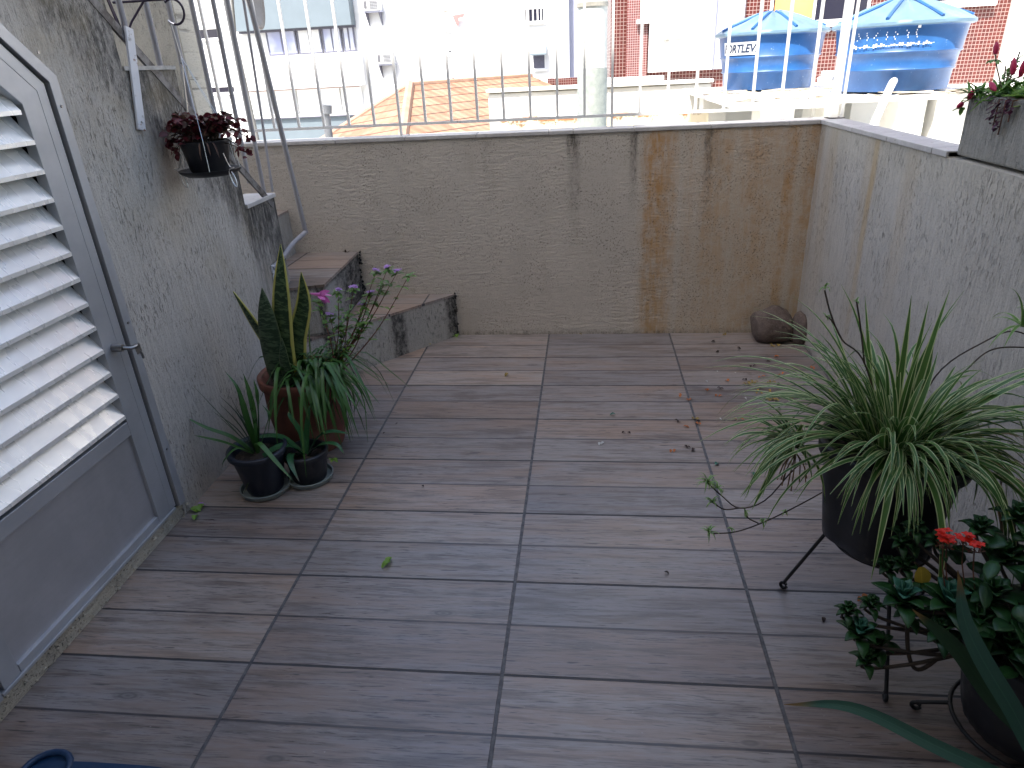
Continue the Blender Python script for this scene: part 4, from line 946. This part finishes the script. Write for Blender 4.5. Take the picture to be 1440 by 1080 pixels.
for p in [(1.334, -.337), (1.457, -.255), (1.511, -.117), (1.508, .084), (1.394, .05), (1.586, -.06), (1.58, -.309), (1.212, -.624), (1.14, -.621), (1.143, -.813), (1.165, -.835), (.934, -.705), (1.395, .186), (1.516, -.524)]:
    bit(M_PD, *p, .016, 'dark dried crumb of leaf lying on the tiles toward the right wall', 'leaf', 'dark dried leaf crumbs on the tiles', 'fallen_leaf')
for p in [(1.471, -.291), (1.49, -.284), (1.497, -.334), (1.482, -.376), (1.555, -.277), (1.528, -.375), (1.54, -.422), (1.501, -.442), (1.557, -.422), (1.572, -.409), (1.592, -.422), (1.596, -.215), (1.652, .122), (1.68, .127), (1.201, -.6), (1.466, .273), (1.459, -.306), (1.526, -.435)]:
    bit(M_PC, *p, .018, 'ochre shrivelled blossom in the litter behind the spider plant', 'blossom', 'ochre blossoms littering the tiles', 'fallen_blossom', 3)
for p in [(1.428, -.184), (1.358, -.168), (1.302, -.274), (1.29, -.608), (1.427, -.443)]:
    bit(M_PW, *p, .012, 'pale papery fleck on the tiles near the right wall', 'petal', 'pale flecks on the tiles', 'pale_fleck', 1)
bit(M_PO, 1.471, -1.553, .018, 'orange petal lying alone beneath the spider plant stand', 'petal', None, 'fallen_petal', 2)
bit(M_PC, .439, -.218, .028, 'single curled ochre leaf on the tiles far from the others', 'leaf', None, 'fallen_leaf', 1)
bit(M_PC, .768, .290, .016, 'tiny yellow leaf against the foot of the back wall', 'leaf', None, 'fallen_leaf', 1)
bit(M_PD, 1.011, -1.478, .013, 'dark speck on the tile left of the stand foot', 'leaf', None, 'fallen_leaf', 1)
bit(M_PD, 1.364, -1.633, .016, 'black seed lying just left of the succulent', 'seed', None, 'fallen_seed', 1)
bit(M_PW, .836, -.804, .016, 'pale twisted fleck alone in the middle tile column', 'leaf', None, 'fallen_leaf', 2)
bit(M_PD, .048, -.667, .011, 'upper of two dark specks right of the terracotta pot', 'leaf', None, 'fallen_leaf', 1)
bit(M_PD, .021, -.735, .010, 'lower of two dark specks right of the terracotta pot', 'leaf', None, 'fallen_leaf', 1)
bit(M_PD, .251, -1.084, .012, 'thin dark curl on the tile beyond the lime leaf', 'leaf', None, 'fallen_leaf', 1)
bit(M_LEAFYG, .227, -1.488, .030, 'folded lime green leaf lying in the foreground tiles', 'leaf', None, 'fallen_leaf', 2)
bit(M_KALTEAL, 1.241, -.923, .022, 'pale green leaf curl by the right grout line', 'leaf', None, 'fallen_leaf', 1)
bit(M_KALTEAL, 1.336, -.994, .022, 'round teal leaf on the tile under the spider plant runners', 'leaf', None, 'fallen_leaf', 1)
bit(M_KALTEAL, .873, -.576, .022, 'small teal leaf in the middle of the third tile row', 'leaf', None, 'fallen_leaf', 1)
bit(M_LEAFYG, .12, .275, .030, 'yellow green sprig at the foot of the first step corner', 'leaf', None, 'fallen_leaf', 3)
bit(M_YELLOW, -.015, .165, .028, 'yellow and red leaf pile against the lowest riser', 'leaf', None, 'fallen_leaf', 4)
bit(M_LEAFYG, -.452, -1.262, .032, 'lime weed sprouting beside the door frame', 'weed', None, 'weed_sprig', 4)
bit(M_LILAC, -.458, -1.215, .014, 'lilac floret fallen against the left wall', 'petal', None, 'fallen_petal', 3)
for p, l in (((-.345, .29, .447), 'dark dead weed on the upper step edge'), ((-.30, .285, .222), 'dark dead weed at the back of the lowest tread')):
    b = MB()
    for k in range(9): blob_leaf(b, V(p)+V((R.uniform(-.01, .01)+(-.05 if p[2] > .3 else .0), -.01, .002)), (R.uniform(-1, 1), R.uniform(-.5, 0), R.uniform(.3, 1.5)), .02, .009)
    tag(b.build('dead_weed', M_PD, None, origin=p), l, 'weed')

# ------------------------------------------------------------------ beyond the wall
pole = thing('utility_pole', 'thick pale concrete utility pole right behind the wall', 'pole', (.83, 2.3, -6))
b = MB(); b.tube([(.822, 2.3, -6), (.828, 2.3, 1.2)], [.118, .104], 40); b.tube([(.828, 2.3, 1.202), (.850, 2.3, 4.5), (.86, 2.3, 7)], [.100, .085, .08], 40)
m = Mt('pole_concrete', True); X = m.xyz(); n = m.noise(m.co(), 22, 6, .7)
c = m.mix(m.sm(n, .3, .7), (.30, .34, .32), (.42, .46, .43)); c2 = m.mix(m.sm(n, .3, .7), (.58, .62, .58), (.70, .73, .70))
MP = m.set(Base_Color=m.mix(m.sm(X[2], 1.195, 1.205), c, c2), Roughness=.8, Normal=m.bump(n, .004))
b.build('shaft', MP, pole, smooth=True)
b = MB(); b.tube([(.828, 2.3, 1.575), (.828, 2.3, 1.60)], .106, 30); b.build('band', M_CONC, pole)

# tanks
def tank(name_lab, c, s, label_text):
    t = thing('water_tank', name_lab, 'water tank', c); c = V(c)
    prof = [(0, 0), (.425, 0), (.435, .01), (.448, .15), (.462, .158), (.466, .168), (.458, .176), (.476, .285), (.490, .292), (.494, .302), (.486, .310), (.508, .485), (.520, .49), (.524, .50), (.514, .505)]
    MB().lathe([(r*s, z*s) for r, z in prof], c, 72).build('body', M_TANK, t, smooth=True)
    def lf_(r, z, a):
        k = (.5+.5*cos(10*a))**4; zz = z+(.030*k*(r/(.54*s))*(1-r/(.56*s))*4*s if r > .02 else 0); return (r*cos(a), r*sin(a), zz)
    MB().lathe([(r*s, z*s) for r, z in [(.50, .492), (.535, .490), (.552, .500), (.552, .522), (.535, .532), (.50, .545), (.40, .585), (.28, .628), (.16, .672), (.08, .695), (.001, .700)]], c, 96, lf_).build('lid', M_LID, t, smooth=True)
    for q in range(8):
        a = 2*pi*q/8+.2; MB().tube([c+V((r*s*cos(a), r*s*sin(a), z*s)) for r, z in ((.52, .548), (.40, .592), (.28, .636), (.16, .680), (.05, .704))], .014, 6).build('lid_rib', M_TANK, t, smooth=True)
    return t
_ = 0
tA = tank('smaller blue water tank with a white lettered sticker, left of the pair', (2.66, 5.05, .905), 1.0, None)
tB = tank('larger looking blue water tank with scraped white lettering, right of the pair', (3.40, 3.75, .905), .97, None)
def onb(t, c, r, s, ang, b, w0, w1):
    pass
def curve_patch(c, rad, a0, a1, z0, z1, off=.004, n=14, slope=.19):
    b = MB(); k = []
    for i in range(n+1):
        a = a0+(a1-a0)*i/n; p = []
        for z in (z0, z1):
            r = rad+slope*(z-.30)+off; p.append((c[0]+r*cos(a), c[1]+r*sin(a), c[2]+z))
        k.append(b.add(p))
    for i in range(n): b.face([k[i], k[i+1], k[i+1]+1, k[i]+1])
    return b
cA = (2.66, 5.05, .905); a0, a1 = radians(197), radians(245)
curve_patch(cA, .490, a0, a1, .325, .440, slope=.115).build('sticker', M_STICK, tA, smooth=True)
fcu = bpy.data.curves.new('lettering', 'FONT'); fcu.body = 'FORTLEV.'; fcu.size = 1; fcu.shear = .25; fcu.offset = .035; fcu.resolution_u = 3
fo = bpy.data.objects.new('tmp', fcu); COL.objects.link(fo); bpy.context.view_layer.update()
me = bpy.data.meshes.new_from_object(fo.evaluated_get(bpy.context.evaluated_depsgraph_get())); bpy.data.objects.remove(fo)
xs_ = [v.co.x for v in me.vertices]; ys_ = [v.co.y for v in me.vertices]; x0, x1, y0, y1 = min(xs_), max(xs_), min(ys_), max(ys_)
for v in me.vertices:
    fx = (v.co.x-x0)/(x1-x0); fz = (v.co.y-y0)/(y1-y0); a = a0+(a1-a0)*(.03+.93*fx); z = .343+.078*fz; r = .490+.115*(z-.30)+.0065
    v.co = (cA[0]+r*cos(a)-cA[0], r*sin(a), z)
me.materials.append(M_INK); fo = bpy.data.objects.new('lettering', me); COL.objects.link(fo); fo.parent = tA
cB = (3.40, 3.75, .905); b = MB(); rr_ = random.Random(5)
for i in range(34):
    f = i/34; a = radians(205+f*75); w = .02; zc = .335+.012*f+rr_.uniform(-.004, .004); hh = rr_.uniform(.004, .018) if rr_.random() < .85 else .002
    q = curve_patch(cB, .478, a, a+w*1.4, zc-hh/2, zc+hh, n=1, slope=.115)
    k = b.add(q.v); b.face([k, k+2, k+3, k+1])
for i in range(7):
    f = (i+.5)/7; a = radians(208+f*58); z0 = .38+rr_.uniform(0, .02)
    for j in range(4):
        aa = a+rr_.uniform(-.03, .03); q = curve_patch(cB, .478, aa, aa+.012, z0+j*.016, z0+j*.016+.009, n=1, slope=.115); k = b.add(q.v); b.face([k, k+2, k+3, k+1])
q = curve_patch(cB, .478, radians(262), radians(264.5), .455, .485, n=1, slope=.115); k = b.add(q.v); b.face([k, k+2, k+3, k+1])
b.build('scraped_lettering', M_STICK, tB)
MB().tube(spline([V((3.24, 3.30, .985)), V((3.20, 3.22, .975)), V((3.16, 3.18, .90)), V((3.05, 3.12, .60))], 14), .03, 12).build('overflow_pipe', M_PIPE, tB, smooth=True)
MB().tube([(3.11, 4.75, 1.02), (3.22, 4.70, 1.02), (3.35, 4.6, 1.02)], .03, 12).build('outlet_pipe', M_PIPE, tA, smooth=True)

sb = thing('tank_platform', 'white concrete slab on piers carrying the two blue tanks', 'platform', (2.9, 4.4, -1))
bx(1.95, 4.05, 3.18, 5.65, .845, .885).build('slab', M_WHITE2, sb, bevel=.005)
for x0, x1, y0, y1 in ((2.22, 2.50, 3.3, 3.6), (2.75, 2.85, 3.35, 3.6), (3.30, 3.52, 3.28, 3.6), (3.60, 3.95, 3.3, 3.7), (2.05, 2.3, 5.2, 5.5), (3.6, 3.9, 5.2, 5.5), (2.9, 3.2, 4.2, 4.5)):
    bx(x0, x1, y0, y1, -1, .8449).build('pier', M_WHITE2, sb, bevel=.006)
bx(1.9, 4.2, 5.66, 5.85, -1, .90).build('back_upstand', M_WHITE2, sb)
for i in range(40):
    b = MB(); x = R.uniform(1.95, 4.0); y = R.choice((R.uniform(3.16, 3.3), R.uniform(4.4, 4.7))); L = R.uniform(.05, .22); a = R.uniform(-.5, .5)
    b.obox((x, y, .892+R.uniform(0, .014)), (L*cos(a), L*sin(a)*.3, R.uniform(-.01, .01)), (-sin(a)*.03, cos(a)*.03, 0), (0, 0, R.uniform(.003, .007)))
    b.build('board_scrap', M_RUBBLE, sb)
pp = thing('white_pipe_run', 'white plumbing pipe with a tap between the two tanks', 'pipe', (3.2, 4.9, .95))
MB().tube([(2.95, 4.3, .99), (3.6, 4.35, .99), (3.7, 4.35, .99)], .022, 10).build('pipe', M_PIPE, pp, smooth=True)
MB().tube([(3.18, 4.3, .99), (3.18, 4.3, .90)], .03, 10).build('tap', M_PIPE, pp, smooth=True)

nr = thing('neighbour_terrace', 'sunlit white terrace floor beyond the right wall', 'terrace', (6, 7, 0))
b = bx(1.95, 12, 1.0, 8.6, -6, .10); b.build('terrace_block', M_WHITE2, nr)
b = MB()
for yy in (3.4, 4.6, 5.8, 7.0): b.box(4.3, 12, yy, yy+.012, .101, .106)
b.build('floor_joint', M_CONC, nr)

# low white wall and rubble ledge
lp = thing('neighbour_parapet', 'blank white parapet wall in front of the tiled roof', 'wall', (.9, 6, -1))
bx(-.41, 2.25, 6, 6.2, -6, .935).build('wall_face', M_WHITE2, lp)
bx(-.43, 2.27, 5.96, 6.24, .955, .99).build('coping', M_WHITE2, lp)
bx(-.40, 2.24, 6.01, 6.19, .9355, .9545).build('shadow_gap', M_CONC, lp)
bx(.95, 1.75, 6.5, 6.7, -6, 1.04).build('raised_corner', M_WHITE2, lp)
rb = thing('crumbling_ledge', 'crumbling brick and plaster ledge below the white parapet', 'wall', (1, 4.5, 0))
b = MB(); N = 40
for i in range(N):
    x0 = -.10+(2.0-(-.10))*i/N; x1 = -.10+2.1*(i+1)/N; h_ = .735+.02*mnoise.noise(V((x0*3, 0, 0)))
    b.box(x0, x1, 4.5+.02*mnoise.noise(V((x0*5, 2, 0))), 4.8, -6, h_)
b.build('masonry', M_BRICK, rb)
bx(-3.0, -.101, 4.4, 4.8, -6, .615).build('white_ledge', M_WHITE2, rb)

# tiled roof house
rh = thing('tiled_roof_house', 'white house with a hipped orange clay tile roof', 'house', (-1, 9, -6))
A = V((-2.1, 9, 1.02)); u_ = V((.54, .842, 0)); H = A+V((.47, -2.72, -.65))*1.15; H2 = A+V((-.93, -1.55, -.602))*1.7; E = A+u_*3.3; E2 = H+u_*5.2
B2 = E+V((1.0, .2, -.45))*1.2
def roofface(pts, par, nm, uax):
    b = MB(); i = b.add(pts); uax = uax.normalized(); nrm = (V(pts[1])-V(pts[0])).cross(V(pts[2])-V(pts[0])).normalized(); vax = nrm.cross(uax)
    if vax.z < 0: vax = -vax
    b.face([i+k for k in range(len(pts))], [((V(p)-A).dot(uax), (V(p)-A).dot(vax)) for p in pts]); return b.build(nm, M_TILEROOF, par, solid=.03)
roofface([A, H, E2, E], rh, 'roof', u_)
roofface([A, H2, H], rh, 'roof', (H2-H))
roofface([E, E2, B2], rh, 'roof', (B2-E2))
b = MB(); b.tube([A+V((0, 0, .01)), H+V((0, 0, .01))], .075, 8); b.tube([A+V((0, 0, .01)), E+V((0, 0, .01))], .05, 8); b.tube([A+V((0, 0, .01)), H2], .05, 8); b.build('ridge', M_RIDGE, rh)
MB().hull([(H2.x+.4, H2.y+.3), (H.x+.1, H.y+.5), (E2.x-.4, E2.y+.1), (E.x, E.y), (A.x-.5, A.y+.3)], -6, -.02).build('wall', M_WHITE, rh)
bk = bx(-2.9, -.6, 7.0, 7.2, .0, .02)
# vent pipe
vp = thing('vent_pipe', 'short grey vent pipe with a cap behind the fence', 'pipe', (-2.13, 5, 0))
b = MB(); b.tube([(-2.13, 5, -6), (-2.13, 5, .86)], .045, 16); b.build('stack', M_VENT, vp, smooth=True)
b = MB(); b.tube([(-2.125, 5, .855), (-2.11, 5, .945)], .066, 16); b.build('cap', M_VENT, vp, smooth=True)

# window helper on a facade facing -y
def window(par, x0, x1, z0, z1, y, frame=M_WINF, glass=M_GLASS, fw=.05, mull=(), sill=True, nm='window'):
    b = MB(); b.box(x0, x1, y-.03, y+.01, z0, z0+fw); b.box(x0, x1, y-.03, y+.01, z1-fw, z1); b.box(x0, x0+fw, y-.03, y+.01, z0+fw, z1-fw); b.box(x1-fw, x1, y-.03, y+.01, z0+fw, z1-fw)
    for q in mull: b.box(q-fw/2, q+fw/2, y-.028, y+.01, z0+fw, z1-fw)
    w = b.build(nm, frame, par)
    bx(x0+fw*.5, x1-fw*.5, y-.012, y+.004, z0+fw*.5, z1-fw*.5).build('pane', glass, w)
    if sill: bx(x0-.06, x1+.06, y-.09, y-.031, z0-.06, z0-.002).build('sill', M_WHITE, w)
    return w
# office block, left
of = thing('office_building', 'white office block with a strip of windows and pale blue panels', 'building', (-12, 27, -6))
bx(-32, -7.0, 27, 38, -6, 16).build('wall', M_WHITE, of)
bx(-13.3, -8.42, 26.4, 26.99, 2.98, 9).build('blue_panel', M_PALEBLUE, of)
bx(-13.3, -8.42, 26.45, 26.99, -6, -.32).build('blue_panel', M_PALEBLUE, of)
bx(-13.4, -8.3, 26.35, 26.99, .78, 2.02).build('white_spandrel', M_WHITE, of)
bx(-13.4, -8.3, 26.37, 26.99, -.31, -.22).build('ledge', M_WHITE, of)
for x0, x1, gl in ((-12.2, -10.95, 1), (-10.9, -9.9, 0), (-9.85, -9.05, 1), (-9.0, -8.5, 1)):
    window(of, x0, x1, 2.04, 2.96, 26.9, fw=.06, mull=((x0+x1)/2,), glass=M_GLASS if gl else M_WHITE, sill=False)
for k in range(5): bx(-13.2+k*.95, -12.32+k*.95, 26.9, 26.98, -.2, .74).build('shutter', M_WHITE, of)
M_BRL = simple('brown_lintel', (.16, .10, .085), .8)
bx(-13.3, -8.42, 26.36, 26.40, .735, .775).build('brown_lintel', M_BRL, of)
bx(-13.3, -8.42, 26.34, 26.365, -.34, -.30).build('dark_ledge', M_WINF, of)
bx(-13.3, -8.42, 26.8, 26.95, 2.9, 2.975).build('dark_lintel', M_WINF, of)
window(of, -15.4, -14.1, 2.78, 3.2, 27, mull=(-14.8,), glass=M_GLASSD, frame=M_WHITE)
window(of, -15.6, -14.0, .72, 1.02, 27, mull=(-14.8,), glass=M_GLASSD, frame=M_WHITE)
def ac(x0, z0, Y, lab, w=.66, h=.42):
    t = thing('air_conditioner', lab, 'air conditioner', (x0, Y, z0))
    bx(x0, x0+w, Y-.45, Y-.02, z0, z0+h).build('casing', M_AC, t, bevel=.02)
    b = MB()
    for q in range(6): b.box(x0+w*.42, x0+w*.9, Y-.462, Y-.451, z0+.06+q*.05, z0+.085+q*.05)
    b.box(x0+.05, x0+w*.25, Y-.462, Y-.451, z0+.08, z0+h-.08); b.build('grille', M_ACG, t)
    bx(x0-.03, x0+w+.03, Y-.4, Y-.02, z0-.05, z0-.002).build('shelf', M_SHADETINT, t)
    b = MB()
    for q in (x0+.04, x0+w-.08): b.prism_yz([(Y-.40, z0-.051), (Y-.02, z0-.051), (Y-.02, z0-.5)], q, q+.04)
    b.build('bracket', M_WINF, t)
ac(-7.92, 3.42, 27, 'air conditioner at the top of the white facade, above the other')
ac(-7.62, 1.52, 27, 'lower air conditioner on the white facade, below the other')
# centre block
cb = thing('apartment_building', 'plain white apartment block with two small right windows, one barred', 'building', (-3, 27, -6))
bx(-6.999, .09, 27.02, 38, -6, 16).build('wall', M_WHITE, cb)
bx(.091, .75, 27.4, 38, -6, 16).build('side_wall', M_SHADETINT, cb)  # strip tinted as the block's side in shade
window(cb, -1.66, -.84, 2.70, 3.22, 27, glass=M_GLASSD, frame=M_WHITE, mull=(-1.48, -1.3, -1.12, -.98), fw=.055)
w_ = window(cb, -1.38, -.84, 1.02, 1.70, 27, glass=M_WINF, frame=M_WHITE)
b = MB(); b.prism_yz([(26.5, 1.59), (26.98, 1.93), (26.98, 1.88), (26.5, 1.54)], -1.46, -.79); b.build('awning', M_PALEBLUE, w_)
window(cb, -4.86, -4.61, 2.61, 3.34, 27, glass=M_BLIND, frame=M_WHITE)
window(cb, -4.80, -4.56, 1.75, 1.93, 27, glass=M_ACG, frame=M_WHITE)
window(cb, -4.74, -4.52, .80, .95, 27, glass=M_ACG, frame=M_WHITE)
cl = MB(); cl.prism_xz([(-4.46, 3.11), (-3.97, 3.15), (-4.02, 3.04), (-4.22, 3.0), (-4.25, 2.75), (-4.31, 2.75)], 26.84, 26.9)
tag(cl.build('red_cloth', simple('faded_red_cloth', (.45, .2, .19), .9), None, origin=(-4.2, 26.87, 3.0)), 'small faded red cloth hanging on the white facade', 'cloth')
lb = thing('low_mosaic_block', 'low strip of dark red mosaic beside the pole', 'wall', (.3, 14, 0)); bx(-.1, .78, 14, 14.3, -6, .92).build('wall_face', M_MOS, lb)
# red mosaic building
rbld = thing('red_mosaic_building', 'building faced in small dark red tiles behind the water tanks', 'building', (4, 9, -6))
bx(1.16, 6.92, 9, 16, -6, 9).build('wall', M_MOS, rbld)
bx(1.40, 1.72, 8.93, 8.998, -6, 9).build('pale_tile_strip', M_MOSP, rbld)
bx(1.74, 2.70, 8.80, 8.998, 1.04, 9).build('white_bay', M_WHITE, rbld)
bx(2.705, 3.14, 8.90, 8.998, 1.04, 9).build('shaded_bay', M_SHADETINT, rbld)  # shade of the bay's side wall put into its tint
window(rbld, 2.04, 2.46, 1.55, 2.6, 8.80, frame=M_WHITE, glass=M_BLIND, fw=.035)
bx(1.95, 2.05, 8.76, 8.798, 1.47, 1.50).build('ledge', M_CONC, rbld)
w_ = window(rbld, 3.52, 4.95, 1.60, 2.6, 8.995, frame=M_WHITE, glass=M_GLASSD, fw=.04, mull=(4.16,))
bx(3.58, 4.13, 8.95, 8.975, 1.64, 2.55).build('orange_board', M_ORANGE, w_)
window(rbld, 5.55, 6.62, 1.76, 2.7, 8.995, frame=M_WHITE, glass=M_GLASSD, fw=.035)
window(rbld, 1.60, 1.73, 1.78, 2.6, 8.93, frame=M_WHITE, glass=M_BLIND, fw=.02)
bx(1.17, 6.9, 8.9, 8.999, -6, .66).build('base_course', M_WHITE2, rbld)
wb = thing('white_end_building', 'bright white plain building at the far right', 'building', (9, 10, -6))
bx(6.93, 16, 8.7, 16, -6, 9).build('wall', M_WHITE, wb); bx(7.5, 8.1, 8.62, 8.699, 2.2, 3.2).build('shade_patch', M_SHADETINT, wb)  # raised patch with a recess's shade put into its tint
# dish aerial
ds = thing('satellite_dish', 'grey satellite dish seen edge-on behind the railing bars', 'satellite dish', (-2.45, 5, 0))
b = MB(); c = V((-2.80, 5.0, 2.06)); ax = (V((.912, .41, 0))+V((.10, -.22, 0))).normalized(); s1 = ax.orthogonal().normalized(); s2 = ax.cross(s1); rings = []
for i in range(7):
    r = .34*i/6+.001; rings.append(b.add([c+s1*r*cos(a)+s2*r*sin(a)+ax*(r*r*.8) for a in [2*pi*j/28 for j in range(28)]]))
for i in range(6):
    for j in range(28): q = (j+1) % 28; b.face([rings[i]+j, rings[i]+q, rings[i+1]+q, rings[i+1]+j])
b.build('dish', M_DISH, ds, smooth=True, solid=.01)
MB().tube([c, c-ax*.15, c-ax*.2+V((0, 0, -.4)), V((-3.0, 5.1, -.5))], .02, 8).build('mast', M_DISH, ds, smooth=True)

# ------------------------------------------------------------------ the house behind the camera (unseen; walls stepped to set the patio's shade edge)
hs = thing('house', 'tall cream house standing behind the viewpoint and shading the patio', 'house', (0, -6, 0))
bx(-2.95, -.94, -9, -3.61, -6, 8.03).build('wall', M_FACADE, hs)
bx(-9, -2.951, -9, -3.61, -6, 9.6).build('wall', M_FACADE, hs)
bx(-.939, 9, -9, -3.61, -6, 7.70).build('wall', M_FACADE, hs)
bx(1.0, 3.2, -3.609, -1.9, 2.55, 2.70).build('shade_slab', M_FACADE, hs)  # unseen slab added and sized to darken the right foreground
bx(.2, 1.1, -3.62, -3.60, 0, 2.1).build('doorway', M_ALUDARK, hs)

# ------------------------------------------------------------------ light
w = bpy.data.worlds.new('World'); sc.world = w; w.use_nodes = True; nt = w.node_tree
sky = nt.nodes.new('ShaderNodeTexSky'); sky.sky_type = 'NISHITA'; sky.sun_disc = False
L = V((.24, .5, -.85)).normalized(); sky.sun_elevation = math.asin(-L.z); sky.sun_rotation = math.atan2(-L.x, -L.y) % (2*pi)
sky.air_density = 1.0; sky.dust_density = 2.6; sky.ozone_density = .8
nt.links.new(sky.outputs[0], nt.nodes['Background'].inputs[0]); nt.nodes['Background'].inputs[1].default_value = .135
sl_ = bpy.data.lights.new('sun', 'SUN'); sl_.energy = 3.3; sl_.angle = radians(.5); sl_.color = (1, .95, .88)
so = bpy.data.objects.new('sun', sl_); COL.objects.link(so); so.rotation_euler = L.to_track_quat('-Z', 'Y').to_euler(); so.location = (0, 0, 12)
sc.view_settings.view_transform = 'Standard'; sc.view_settings.look = 'None'; sc.view_settings.gamma = 1; sc.view_settings.exposure = 1.7
sc.cycles.use_denoising = True; sc.cycles.max_bounces = 8
